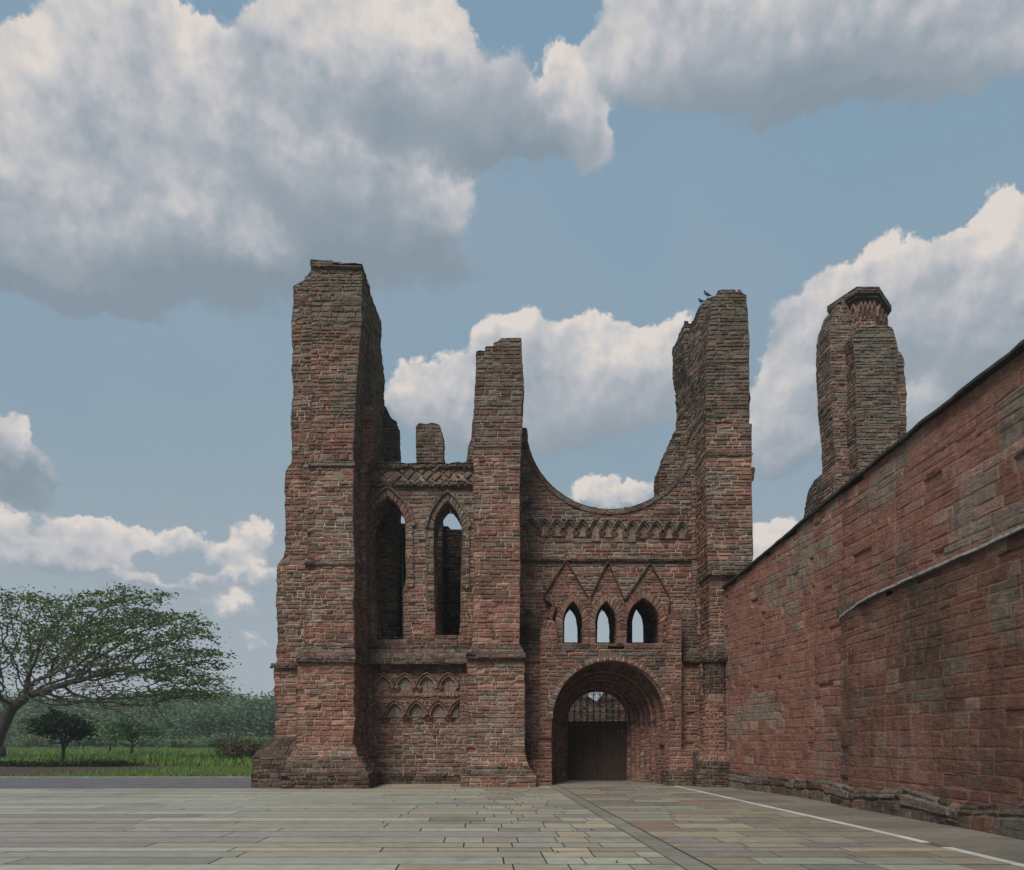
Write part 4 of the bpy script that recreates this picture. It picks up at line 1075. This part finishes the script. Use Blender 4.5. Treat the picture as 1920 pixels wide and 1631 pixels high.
oct_stack(scx, 27.1, [(-.03,.86),(zc(1447),.84),(zc(1440),.74),(zc(1425),.70),(zc(1407),.47),(zc(1300),.44),(zc(1243),.44),(zc(1238),.58),(zc(1230),.58),(zc(1220),.50),(zc(1211),.30),(zc(1206),.03)], 'dark')
t.frustum(X(1300,27.2), X(1372,27.2), 27.2, 28.4, -.03, X(1305,27.3), X(1366,27.3), 27.4, 28.4, Z(1410,27.3), 'wet')
o = t.put('engaged_shaft', AB, .03); tag(o, 'dark domed stone shaft at the foot of the right tower')

# ------------------------------------------------------------------ lone pier beyond the wall
PR = empty('ruined_pier', (15.8, 36, 0), 'tall lone stone pier with carved cornice rising behind the long red wall', 'ruined pier')
t = Masonry('tower_mix', .2, .5, seed=27)
YQ = 34.0
t.prism([(1608,1400),(1606,960),(1611,900),(1606,800),(1604,700),(1601,650),(1598,632),(1606,618),(1660,612),(1671,617),(1678,636),(1682,660),(1682,1400)], YQ, 35.2, pal_fn=lambda a, z: 'tower_grey' if z > 11 or n1(a,1,z*.6) > 0 else 'tower_mix')
t.prism([(1680,1400),(1680,660),(1687,664),(1695,676),(1698,721),(1698,1400)], YQ+.8, 36.5, ref=34.8, side_pal='tower_mix')
t.prism([(1565,1400),(1565,852),(1557,737),(1555,620),(1558,600),(1563,590),(1569,570),(1600,566),(1650,566),(1655,600),(1664,612),(1676,640),(1690,690),(1696,721),(1696,1400)], 34.9, 36.3, side_pal='tower_mix')
t.prism([(1519,1400),(1524,960),(1526,941),(1532,905),(1541,888),(1560,880),(1560,1400)], 36.4, 38, ref=37, pal='dark')
o = t.put('pier_shaft', PR, .09)
t = Masonry('ledge', .16, .4, seed=28)
# six-sided capping slab with corbel table
def ngon_slab(pts, z0, z1, pal):
    k = len(pts)
    for i in range(k):
        a, b = pts[i], pts[(i+1) % k]; n = Vector((b[1]-a[1], -(b[0]-a[0]), 0)).normalized()
        t.strip((*a, z0), (*b, z0), (*b, z1), (*a, z1), tuple(n), pal)
    t.add([(*p, z1) for p in pts] + [(*p, z0) for p in pts], [tuple(range(k)), tuple(range(k, 2*k))[::-1]], col=(.1,.09,.08), age=.3)
Yc = 34.6
Yc = 34.25; cap = [(X(1606,Yc), Yc), (X(1648,Yc), Yc), (X(1671,35.7), 35.7), (X(1650,37.0), 37.0), (X(1580,37.0), 37.0), (X(1552,35.8), 35.8)]
ztop = Z(538, Yc); ngon_slab(cap, ztop-.30, ztop, 'ledge')
cx_ = sum(p[0] for p in cap)/6; cy_ = sum(p[1] for p in cap)/6
shr = lambda f: [(cx_+(p[0]-cx_)*f, cy_+(p[1]-cy_)*f) for p in cap]
ngon_slab(shr(.93), ztop-.45, ztop-.30, 'dark'); ngon_slab(shr(.80), ztop-1.9, ztop-.45, 'tower')
o = t.put('cornice', PR, .03)
cb = Masonry('tower_mix', .2, .2, joint=.006, proud=.01, seed=29)
sc = shr(.80)
for (a, b, n) in ((sc[5], sc[0], 4), (sc[0], sc[1], 4), (sc[1], sc[2], 3)):
    a = Vector(a); b = Vector(b); L = (b-a).length; d = (b-a)/L; nn = Vector((d.y, -d.x))
    for i in range(n):
        c = a + d*L*(i+.5)/n; hw = L/n*.5
        pts = arc_pointed(0, hw*.92, ztop-1.15, .55, 5)
        for j in range(len(pts)-1):
            (s0_, z0_), (s1_, z1_) = pts[j], pts[j+1]
            p = lambda s_, o_, z_: tuple(c + d*s_ + nn*o_) + (z_,)
            v = [p(s0_,0,z0_-.08), p(s1_,0,z1_-.08), p(s1_,0,z1_+.06), p(s0_,0,z0_+.06), p(s0_,.14,z0_-.08), p(s1_,.14,z1_-.08), p(s1_,.14,z1_+.06), p(s0_,.14,z0_+.06)]
            cb.add(v, [(4,5,6,7),(0,4,7,3),(5,1,2,6),(7,6,2,3),(0,1,5,4)], col=tuple(np.array(PNK)*.8), age=.35)
cb.build('corbel_arch', [STONE, MORTAR], PR, erode=.03)

# ------------------------------------------------------------------ inner ruin far behind the doorway
t = Masonry('inner', .3, .7, seed=30)
FY = 58
t.prism([(1040,1395),(1040,1290),(1060,1278),(1086,1292),(1094,1299),(1104,1306),(1112,1312),(1117,1319),(1123,1311),(1131,1303),(1136,1294),(1150,1284),(1175,1280),(1180,1395)], FY, FY+1.2, pal='wet')
o = t.put('ruined_wall', None, .12); tag(o, 'distant broken abbey wall glimpsed through the iron grille', 'ruined wall')
# ------------------------------------------------------------------ long red wall on the right
RW = empty('boundary_wall', (8.6, 16, 0), 'long high red sandstone wall running from the foreground to the right tower', 'wall')
WL = [(4.0, 8.93, 8.48), (17, 8.74, 8.28), (21, 8.5, 7.97), (24, 8.15, 7.6), (26.9, 7.65, 7.1)]   # depth, x, height
t = Masonry('redwall', .25, .74, proud=.007, joint=.006, seed=31, rough=.006)
for (y0, x0, h0), (y1, x1, h1) in zip(WL[:-1], WL[1:]):
    L = math.hypot(x1-x0, y1-y0); u = ((x0-x1)/L, (y0-y1)/L, 0); n = (-(y1-y0)/L, (x1-x0)/L, 0)
    # u runs towards the camera so that u x z points to the square
    last = y1 > 26
    wmul = .74 if y0 < 17 else .6
    t.poly([[(0, -.05), (L, -.05), (L, h0), (0, h1)]], (x1, y1, 0), u, (0,0,1), n, corners=False, width=wmul if y0 < 21 else .42)
    m = [(0, -.05), (L, -.05), (L, h1), (0, h0)]
    t.poly([m], (x0+.8, y0, 0), (-u[0], -u[1], 0), (0,0,1), (-n[0], -n[1], 0), corners=False)
yl, xl, hl_ = WL[-1]; t.strip((xl+.8, yl, 0), (xl, yl, 0), (xl, yl, hl_), (xl+.8, yl, hl_), (0,1,0), 'redwall')
y0, x0, h0 = WL[0]; t.strip((x0, y0, 0), (x0+.8, y0, 0), (x0+.8, y0, h0), (x0, y0, h0), (0,-1,0), 'redwall')
o = t.put('wall_face', RW, .035)
t = Masonry('wallbase', .3, .6, proud=.04, joint=.012, seed=32, rough=.02)
def wx(y):
    for (a, xa, ha), (b, xb, hb) in zip(WL[:-1], WL[1:]):
        if a <= y <= b: return xa + (xb-xa)*(y-a)/(b-a), ha + (hb-ha)*(y-a)/(b-a)
    return WL[-1][1:]
ys = [4, 6, 8, 10, 12, 14, 16, 18, 20, 22, 24, 26.4]
for a, b in zip(ys[:-1], ys[1:]):
    fo = lambda y: .40 if y <= 18 else (.16 if y <= 20 else .10)
    xa, xb = wx(a)[0]-fo(a), wx(b)[0]-fo(b); za = .42 + .10*math.sin(a*1.7); zb = .42 + .10*math.sin(b*1.7)
    n = Vector((-(b-a), xb-xa, 0)).normalized()
    t.strip((xb, b, -.05), (xa, a, -.05), (xa, a, za), (xb, b, zb), tuple(n), corner=False, width=.6)
    t.strip((xb, b, zb), (xa, a, za), (xa+.16, a, za+.10), (xb+.16, b, zb+.10), (-.6,0,.8), corner=False, width=.5)
o = t.put('wall_footing', RW, .05)
# thicker facing below the sloping ledge
t = Masonry('redwall', .25, .70, proud=.006, joint=.007, seed=33, rough=.005)
led = [(4.0, 5.36), (16.9, 5.01), (19.4, 4.84)]
zl = lambda y: np.interp(y, [a for a, _ in led], [b for _, b in led])
ysx = [4, 16.9, 18.4, 19.4]
for a, b in zip(ysx[:-1], ysx[1:]):
    th = lambda y: .28 if y < 18 else (.22 if y < 19 else .05)
    xa, xb = wx(a)[0]-th(a), wx(b)[0]-th(b); L = math.hypot(xb-xa, b-a); u = ((xa-xb)/L, (a-b)/L, 0); n = (-(b-a)/L, (xb-xa)/L, 0)
    t.poly([[(0, .3), (L, .3), (L, zl(a)), (0, zl(b))]], (xb, b, 0), u, (0,0,1), n, corners=False, width=.6)
o = t.put('wall_facing', RW, .035); tag(o, 'thicker lower facing of the wall under the pale ledge')
def along(name, y0, y1, offx, zf, hh, ww, mat, step=.28, wob=.016, taper=False):
    mb = MB(); n = int((y1-y0)/step); P = []
    for i in range(n+1):
        y = y0 + (y1-y0)*i/n; x = wx(y)[0]; z = zf(y) + random.uniform(-wob, wob); f = 1 if not taper else min(1, (y1-y)/2.0+.15)
        x0 = x - offx*f
        P += [(x0, y, z), (x0+ww, y, z+.04), (x0+ww, y, z+hh), (x0, y, z+hh*.7)]
    Fc = []
    for i in range(n):
        a, b = i*4, (i+1)*4
        for k in range(4): Fc.append((a+k, b+k, b+(k+1)%4, a+(k+1)%4))
    Fc += [(3,2,1,0), tuple(n*4+k for k in range(4))]
    mb.add(P, Fc); return mb.build(name, mat, RW)
tag(along('ledge_coping', 4, 19.5, .36, zl, .075, .42, LEAD, taper=True), 'pale sloping ledge across the wall')
along('wall_coping', 4, 26.9, .12, lambda y: wx(y)[1], .09, 1.04, DARKSLATE, wob=.02)

# ------------------------------------------------------------------ birds on the right tower
def bird(name, loc, ang, lean, label):
    mb = MB(); ca, sa = math.cos(ang), math.sin(ang)
    prof = [(-.16,.03,.006),(-.11,.04,.016),(-.07,.055,.032),(-.01,.075,.052),(.05,.105,.055),(.09,.145,.040),(.105,.175,.030),(.115,.20,.033),(.13,.215,.024),(.150,.212,.008),(.175,.207,.002)]
    pts = [(loc[0]+ca*x, loc[1]+sa*x, loc[2]+.06+z+lean*x) for x, z, r in prof]
    mb.tube(pts, [r for _, _, r in prof], 8, col=(.03,.03,.032))
    for s_ in (-.02, .02): mb.tube([(loc[0]-sa*s_, loc[1]+ca*s_, loc[2]-.03), (loc[0]-sa*s_, loc[1]+ca*s_, loc[2]+.11)], .006, 5, col=(.03,.03,.03))
    o = mb.build(name, BIRD, smooth=True); return tag(o, label, 'bird', 'birds perched on the right tower')
BIRD = mat_simple('dark_plumage', (0.02, 0.02, 0.022), (0.045, 0.045, 0.05), 30, 0.6, 0.0)
bird('bird', (X(1327,27.6), 27.6, Z(561,27.6)+.02), 2.6, .3, 'small dark bird on the right tower top, the higher of the two')
bird('bird', (X(1315,28.6), 28.6, Z(573,28.6)+.02), 2.2, .1, 'small dark bird on the right tower edge, the lower of the two')

# ------------------------------------------------------------------ vegetation
def mat_leaf(name, c0, c1, c2):
    m, N, b = new_mat(name)
    pos = N.new('ShaderNodeNewGeometry').outputs['Position']
    age = attr(N, 'age').outputs['Fac']
    k = N.m('ADD', N.m('MULTIPLY', N.noise(pos, .35, 3, .6), .6), N.m('MULTIPLY', age, .5))
    c = N.ramp(k, [(.25, c0), (.5, c1), (.78, c2)]); N.l.new(c, b.inputs['Base Color'])
    b.inputs['Roughness'].default_value = .75
    tr = N.new('ShaderNodeBsdfTranslucent'); N.l.new(c, tr.inputs[0]); mx = N.new('ShaderNodeMixShader'); mx.inputs[0].default_value = .3
    out = [n for n in N.n if n.type == 'OUTPUT_MATERIAL'][0]
    N.l.new(b.outputs[0], mx.inputs[1]); N.l.new(tr.outputs[0], mx.inputs[2]); N.l.new(mx.outputs[0], out.inputs[0])
    return m
BARK = mat_simple('bark', (0.03, 0.026, 0.023), (0.09, 0.08, 0.07), 6, 0.95, 0.03)
LEAF_A = mat_leaf('rain_tree_leaf', (.05, .08, .022), (.08, .12, .032), (.12, .165, .045))
LEAF_D = mat_leaf('dark_leaf', (.008, .018, .008), (.014, .032, .012), (.03, .055, .02))
LEAF_G = mat_leaf('wood_leaf', (.08, .13, .055), (.115, .18, .075), (.16, .23, .10))
LEAF_B = mat_leaf('blue_green_leaf', (.06, .115, .06), (.09, .155, .08), (.13, .20, .105))
LEAF_Y = mat_leaf('yellow_green_leaf', (.09, .125, .04), (.13, .17, .055), (.18, .21, .08))
LEAF_R = mat_leaf('brown_shrub_leaf', (.05, .04, .022), (.085, .065, .038), (.11, .10, .05))
GRS = mat_leaf('tall_grass_blade', (.08, .15, .028), (.12, .20, .045), (.18, .25, .08))

def leaves(mb_list, P, size, flat=.6, seed=0):
    """one leaf quad per point of P (n,3); size per leaf"""
    r = np.random.default_rng(seed); n = len(P)
    a = r.normal(size=(n, 3)); a[:, 2] *= flat; a /= np.linalg.norm(a, axis=1)[:, None]
    b = r.normal(size=(n, 3)); b -= (b * a).sum(1)[:, None] * a; b /= np.linalg.norm(b, axis=1)[:, None]
    sz = np.asarray(size) * r.uniform(.6, 1.3, n); sz = sz[:, None]
    V = np.stack([P - a * sz, P - b * sz * .5, P + a * sz, P + b * sz * .5], 1).reshape(-1, 3)
    return V
def leaf_obj(name, V, mat, parent, ages=None):
    n = len(V) // 4; me = bpy.data.meshes.new(name)
    me.vertices.add(n * 4); me.vertices.foreach_set('co', V.ravel()); me.loops.add(n * 4); me.loops.foreach_set('vertex_index', np.arange(n * 4, dtype=np.int32))
    me.polygons.add(n); me.polygons.foreach_set('loop_start', np.arange(0, n * 4, 4, dtype=np.int32)); me.polygons.foreach_set('loop_total', np.full(n, 4, dtype=np.int32))
    a = me.attributes.new('age', 'FLOAT', 'FACE'); a.data.foreach_set('value', (np.random.default_rng(1).random(n) if ages is None else ages).astype(np.float32))
    me.materials.append(mat); me.update(calc_edges=True); return link(name, me, parent)

# --- the great spreading tree, grown towards points scattered in its crown
def grow_tree(base, trunk, attr_pts, step=.6, infl=7.0, kill=1.1, iters=150):
    nodes = [np.array(p, float) for p in trunk]; par = [-1] + list(range(len(trunk) - 1))
    A = np.array(attr_pts); alive = np.ones(len(A), bool)
    NP = np.array(nodes); D = np.full(len(A), 1e9); near = np.zeros(len(A), int)
    for i, p in enumerate(NP):
        if i < 3: continue
        d = np.linalg.norm(A - p, axis=1); k = d < D; D[k] = d[k]; near[k] = i
    for it in range(iters):
        k = alive & (D < (infl if it > 12 else 40))
        if not k.any(): break
        idx = np.unique(near[k]); new = []
        for i in idx:
            m = k & (near == i); v = A[m] - nodes[i]; v /= np.linalg.norm(v, axis=1)[:, None] + 1e-9
            d = v.mean(0) + rng.normal(size=3) * .12; d[2] *= .85; d /= np.linalg.norm(d) + 1e-9
            q = nodes[i] + d * step; new.append((i, q))
        st = len(nodes)
        for i, q in new: nodes.append(q); par.append(i)
        for j in range(st, len(nodes)):
            d = np.linalg.norm(A - nodes[j], axis=1); kk = alive & (d < D); D[kk] = d[kk]; near[kk] = j
        alive &= D > kill
    return np.array(nodes), par
def branches_mesh(mb, nodes, par, tip=.017, ex=2.25, col=(.1,.09,.08), sides=5, rmax=None):
    n = len(nodes); r = np.zeros(n); ch = [[] for _ in range(n)]
    for i in range(n - 1, -1, -1):
        r[i] = (r[i]) ** (1 / ex) if r[i] > 0 else tip
        if rmax: r[i] = min(r[i], rmax)
        if par[i] >= 0: r[par[i]] += r[i] ** ex; ch[par[i]].append(i)
    # chains following the thickest child
    used = set()
    for i in range(n):
        if i in used: continue
        c = [i]; used.add(i); j = i
        while ch[j]:
            m = max(ch[j], key=lambda q: r[q])
            if m in used: break
            c.append(m); used.add(m); j = m
        pts = [nodes[q] for q in c]; rr = [r[q] for q in c]
        if par[i] >= 0: pts = [nodes[par[i]]] + pts; rr = [rr[0]] + rr
        if len(pts) > 1: mb.tube(pts, rr, sides if rr[0] > .05 else 4, cap=False, col=col)
    return r
TD = 62.0
def tree_big():
    bx = X(2, TD); R = np.random.default_rng(5)
    root = empty('spreading_tree', (bx, TD, 0), 'huge wide spreading tree with thin open crown at the left edge of the meadow', 'tree')
    def ell(cx, cy, cz, rx, ry, rz, n, shell=.55, lowcut=-.35):
        out = []
        while len(out) < n:
            v = R.normal(size=3); v /= np.linalg.norm(v); q = v * (shell + (1 - shell) * R.random() ** .6)
            if q[2] < lowcut: continue
            out.append((cx + q[0] * rx, cy + q[1] * ry, cz + q[2] * rz))
        return out
    A = []
    A += ell(X(240,TD), TD, Z(1262,TD), 190*TD/F0*.95, 7.5, 165*TD/F0, 1900, .25, -.30)
    A += ell(X(40,TD), TD+1, Z(1262,TD), 150*TD/F0, 8, 170*TD/F0, 1500, .3, -.3)
    A += ell(X(-150,TD), TD, Z(1262,TD), 190*TD/F0, 8, 155*TD/F0, 900, .3, -.3)
    A += ell(X(360,TD), TD-1, Z(1280,TD), 78*TD/F0, 3.0, 34*TD/F0, 420, .3, -.9)
    A += ell(X(200,TD), TD-2, Z(1322,TD), 150*TD/F0, 5.0, 20*TD/F0, 420, .2, -.9)
    A += ell(X(300,TD), TD-2, Z(1392,TD)+1.2, 60*TD/F0, 3.0, 14*TD/F0, 26, .2, -.9)
    T = [(bx-.6, TD, -.3), (bx-.5, TD, 1.2), (bx-.1, TD, 2.4), (bx+.4, TD, 3.5), (bx+.8, TD, 4.3)]
    nodes, par = grow_tree((bx, TD, 0), T, A, step=.5, infl=6.0, kill=.72, iters=190)
    mb = MB(); r = branches_mesh(mb, nodes, par, tip=.027, ex=2.35, rmax=.8)
    mb.tube([(bx-.9,TD,-.3),(bx-.55,TD,.6),(bx-.5,TD,1.2)], [1.15,.85,.75], 9)
    mb.build('trunk', BARK, root, smooth=True)
    tips = nodes[r < .042]; R2 = np.random.default_rng(9); P = []
    for p in tips:
        hi = (p[2] - 5) / 9; n = int(R2.integers(8, 18) * (0.75 + .9 * max(0, hi)))
        if p[2] < 4.6: n = int(n * .35)
        if p[0] < X(90, TD): n = int(n * .6)
        if p[2] < 8.0 and p[0] < X(290, TD): n = int(n * (.22 + .5 * max(0, (p[2] - 5.5) / 2.5)))
        P.append(p + R2.normal(size=(n, 3)) * (.55, .55, .10) + R2.normal(size=(1, 3)) * (0, 0, .12))
    P = np.concatenate(P); V = leaves(None, P, .155, .35, 3)
    leaf_obj('crown', V, LEAF_A, root)
tree_big()

def crown_pts(R, c, rad, clumps, per, spread=.33, up=-.35):
    P = []
    for _ in range(clumps):
        while True:
            v = R.normal(size=3); v /= np.linalg.norm(v)
            if v[2] > up: break
        q = np.array(c) + v * np.array(rad) * R.uniform(.45, 1.0); s_ = spread * min(rad) * R.uniform(.6, 1.25)
        P.append(q + R.normal(size=(per, 3)) * (s_ * .8, s_ * .8, s_ * .5))
    return np.concatenate(P)
def small_tree(name, x, y, h, w, mat, label, group=None, seed=1, clumps=60, per=90, leaf=.3, trunk_h=.25, cat='tree', up=-.35):
    R = np.random.default_rng(seed); root = empty(name, (x, y, 0), label, cat, group)
    c = (x, y, h * (1 + trunk_h) / 2); rad = (w / 2, w / 2, h * (1 - trunk_h) / 2)
    P = crown_pts(R, c, rad, clumps, per, up=up); P[:, 2] = np.maximum(P[:, 2], h * trunk_h * .5) if trunk_h > 0 else np.abs(P[:, 2])
    leaf_obj('crown', leaves(None, P, leaf, .6, seed), mat, root)
    mb = MB(); mb.tube([(x, y, -.2), (x + .03 * h, y, h * .3), (x - .02 * h, y, h * .62)], [.035 * h, .028 * h, .012 * h], 7)
    for k in range(6):
        a = R.uniform(0, 6.28); mb.tube([(x + .02*h, y, h * (.22 + .05 * k)), (x + math.cos(a) * w * .22, y + math.sin(a) * w * .22, h * (.45 + .06 * k)), (x + math.cos(a) * w * .36, y + math.sin(a) * w * .36, h * (.55 + .06 * k))], [.016 * h, .010 * h, .004 * h], 5)
    mb.build('trunk', BARK, root, smooth=True)
    return root
# small dark tree by the verge
small_tree('small_tree', X(116,50), 50, (1437-1338)/F0*50+.1, 100/F0*50, LEAF_D, 'small dark round-topped tree standing by the verge', seed=4, clumps=55, per=70, leaf=.13, trunk_h=.24)
small_tree('small_tree', X(246,86), 86, 4.6, 6.2, LEAF_B, 'small hazy tree alone in the tall grass of the meadow', seed=6, clumps=45, per=60, leaf=.2, trunk_h=.2)
small_tree('small_tree', X(205,95), 95, 4.6, 5.5, LEAF_G, 'pale green young tree left of the hazy meadow tree', seed=12, clumps=40, per=60, leaf=.22, trunk_h=.12)
def bush(x, y, h, w, mat, label, seed, leaf=.12, group=None):
    R = np.random.default_rng(seed); P = crown_pts(R, (x, y, h * .45), (w / 2, w / 2, h * .55), 30, 70, .4, -.1); P[:, 2] = np.abs(P[:, 2])
    o = leaf_obj('bush', leaves(None, P, leaf, .6, seed), mat, None); return tag(o, label, 'bush', group)
bush(X(447,56), 56, 1.75, 3.0, LEAF_R, 'reddish brown bush beside the left tower foot, in the long grass', 21)
bush(X(425,64), 64, 1.9, 3.2, LEAF_Y, 'yellow green bush left of the brown one', 22)
bush(X(495,60), 60, 1.9, 3.4, LEAF_G, 'pale green bush nearest the left tower', 23)

# the wood beyond the meadow
def proto(h, w, mat, seed):
    r = small_tree('broadleaf_tree', 0, 0, h, w, mat, 'x', 'trees of the wood beyond the meadow', seed=seed, clumps=120, per=80, leaf=.36, trunk_h=-.12, up=-1.0)
    return r
KINDS_ = {'g': (LEAF_G, 31), 'b': (LEAF_B, 32), 'y': (LEAF_Y, 33)}
PR_ = {k: proto(10, 12, m, s_) for k, (m, s_) in KINDS_.items()}
WOOD = [ # photo x, distance, height, width factor, kind, label
 (-60,150,11.0,1.2,'g','leftmost green tree of the far wood, behind the spreading tree'),
 (10,170,11.5,1.2,'b','bluish tree of the far wood behind the great trunk'),
 (75,150,9.5,1.1,'g','green far tree directly behind the small dark tree'),
 (130,175,11.0,1.2,'g','far green tree right of the small dark tree'),
 (185,150,9.5,1.1,'b','bluish far tree between small dark tree and pale young tree'),
 (225,135,8.8,1.1,'g','far green tree above the pale young tree'),
 (262,160,11.2,1.3,'y','yellowish far tree under the right limbs of the great tree'),
 (300,130,9.0,1.2,'g','far green tree in front of the yellowish canopy'),
 (330,165,12.0,1.4,'y','broad yellow green tree right below the tip of the great crown'),
 (372,150,10.6,1.2,'y','yellow green tree just right of the great crown tip'),
 (352,120,6.5,1.1,'b','low bluish tree in front of the yellow green canopy'),
 (405,165,12.0,1.2,'g','tallest green tree of the far wood, midway to the tower'),
 (398,118,6.6,1.2,'b','low dark bluish tree below the tallest far tree'),
 (440,155,10.6,1.1,'g','far green tree between the tallest tree and the dark one'),
 (448,125,7.0,1.2,'g','low green tree behind the brown bush'),
 (476,140,8.6,1.1,'g','far green tree left of the dark rightmost tree'),
 (497,118,8.0,1.0,'b','dark bluish tree nearest the left tower, rightmost of the far wood'),
 (540,135,9.5,1.2,'b','far tree hidden half behind the left tower foot'),
]
for i, (px_, D_, h_, wf, kd, lb) in enumerate(WOOD):
    D_ *= 1.4; h_ *= 1.38
    src = PR_[kd]; first = not src.get('used')
    if first: r_ = src; r_['used'] = 1
    else:
        r_ = src.copy(); C.objects.link(r_)
        for ch in [o for o in C.objects if o.parent == src]:
            q = ch.copy(); C.objects.link(q); q.parent = r_
    r_['label'] = lb; r_.location = (X(px_, D_), D_, 0); s_ = h_ / 10; r_.scale = (s_ * wf, s_ * wf, s_); r_.rotation_euler = (0, 0, i * 1.3)
for k in PR_.values():
    if 'used' in k: del k['used']
for o in C.objects:
    if o.get('used'): del o['used']

# tall grass, undergrowth, weeds
def grass(name, n, x0, x1, y0, y1, h0, h1, w, mat, seed, kind='stuff', label=None, cat=None, dens=None):
    R = np.random.default_rng(seed); y = y0 + (y1 - y0) * R.random(n) ** 1.4; x = x0 + (x1 - x0) * R.random(n)
    if dens is not None:
        k = dens(x, y, R); x, y = x[k], y[k]; n = len(x)
    nn = vnoise(np.stack([x * .25, y * .12, x * 0], 1)); h = (h0 + (h1 - h0) * R.random(n)) * (1 + .45 * nn)
    a = R.uniform(0, 3.14, n); dx, dy = np.cos(a) * w / 2, np.sin(a) * w / 2; lx, ly = R.normal(size=n) * h * .25, R.normal(size=n) * h * .2
    z = np.zeros(n) + .0
    V = np.stack([np.stack([x - dx, y - dy, z], 1), np.stack([x + dx, y + dy, z], 1), np.stack([x + dx * .3 + lx, y + dy * .3 + ly, h], 1), np.stack([x - dx * .3 + lx, y - dy * .3 + ly, h], 1)], 1).reshape(-1, 3)
    o = leaf_obj(name, V, mat, None); return tag(o, label, cat, None, kind)
grass('meadow_grass', 80000, -120, -12, 48.5, 215, .22, .6, .12, GRS, 41, label='tall green grass of the meadow behind the verge', cat='grass')
grass('verge_grass', 14000, -36, -10.5, 34, 48.5, .05, .15, .05, GRS, 42, label='short rough grass on the right part of the verge', cat='grass',
      dens=lambda x, y, R: R.random(len(x)) < np.clip((x + 26 + (y-34) * -.25) / 7, 0, 1))
def undergrowth():
    R = np.random.default_rng(51); P = []
    for i in range(150):
        x = R.uniform(-48, -24); y = 48.2 + R.uniform(-.5, .5); n = 60; P.append(np.array((x, y, .12)) + R.normal(size=(n, 3)) * (.38, .25, .12 * (1 + (x < -36))))
    P = np.concatenate(P); P[:, 2] = np.abs(P[:, 2]); tag(leaf_obj('undergrowth', leaves(None, P, .10, .6, 5), LEAF_D, None), 'dark ragged undergrowth along the back of the verge', 'undergrowth', None, 'stuff')
undergrowth()
mb = MB(); mb.tube([(X(232,49), 49, -.1), (X(233,49), 49, .75)], [.09, .06], 7); tag(mb.build('post', BARK), 'short dark stub of a post at the meadow edge', 'post')
def weeds():
    R = np.random.default_rng(61); P = []
    for (x, y) in ((1107,1556),(1155,1617),(1071,1558),(1042,1598)):
        D_ = 1.6 * F0 / (y - HY0); n = 16; P.append(np.array((X(x, D_), D_, .005)) + np.abs(R.normal(size=(n, 3))) * (.025, .015, .012))
    P = np.concatenate(P); tag(leaf_obj('joint_weeds', leaves(None, P, .014, 1.2, 6), GRS, None), 'tiny green weeds sprouting in the paving joints', 'weeds', None, 'stuff')
weeds()
# scrub along the foot of the far wood
R_ = random.Random(77)
for i, (px_, lb) in enumerate(((-40,'far scrub bush at the frame edge behind the great trunk'),(20,'far scrub bush just right of the great trunk'),(70,'far scrub bush behind the small dark tree, on its left'),(120,'far scrub bush behind the small dark tree, on its right'),
        (165,'far scrub bush between the small dark tree and the pale young tree'),(215,'far scrub bush behind the pale young tree'),(262,'far scrub bush behind the hazy meadow tree'),(305,'far scrub bush right of the hazy meadow tree'),
        (345,'far scrub bush under the yellow green canopy'),(385,'far scrub bush under the low dark bluish tree'),(425,'far scrub bush behind the yellow green bush'),(470,'far scrub bush behind the brown bush'),(512,'far scrub bush at the tower foot'))):
    D_ = 150 + R_.uniform(-10, 14); bush(X(px_, D_), D_, R_.uniform(1.8, 3.2), R_.uniform(6, 9.5), (LEAF_G, LEAF_B, LEAF_Y)[i % 3], lb, 80 + i, .30, 'scrub bushes along the foot of the far wood')

# ------------------------------------------------------------------ the day's light haze, one closed box of even air round everything
def haze():
    mb = MB(); mb.box(-1520, 1520, -70, 2520, -1.4, 25)
    m = bpy.data.materials.new('haze_air'); m.use_nodes = True; m.node_tree.nodes.clear(); N = NT(m.node_tree)
    out = N.new('ShaderNodeOutputMaterial'); v = N.new('ShaderNodeVolumePrincipled'); v.inputs['Density'].default_value = 0.0006
    v.inputs['Color'].default_value = (.86, .90, .95, 1); v.inputs['Anisotropy'].default_value = 0.2
    N.l.new(v.outputs[0], out.inputs['Volume'])
    o = mb.build('haze', m); tag(o, 'thin pale haze filling the air over the whole place', 'haze', None, 'stuff')
haze()
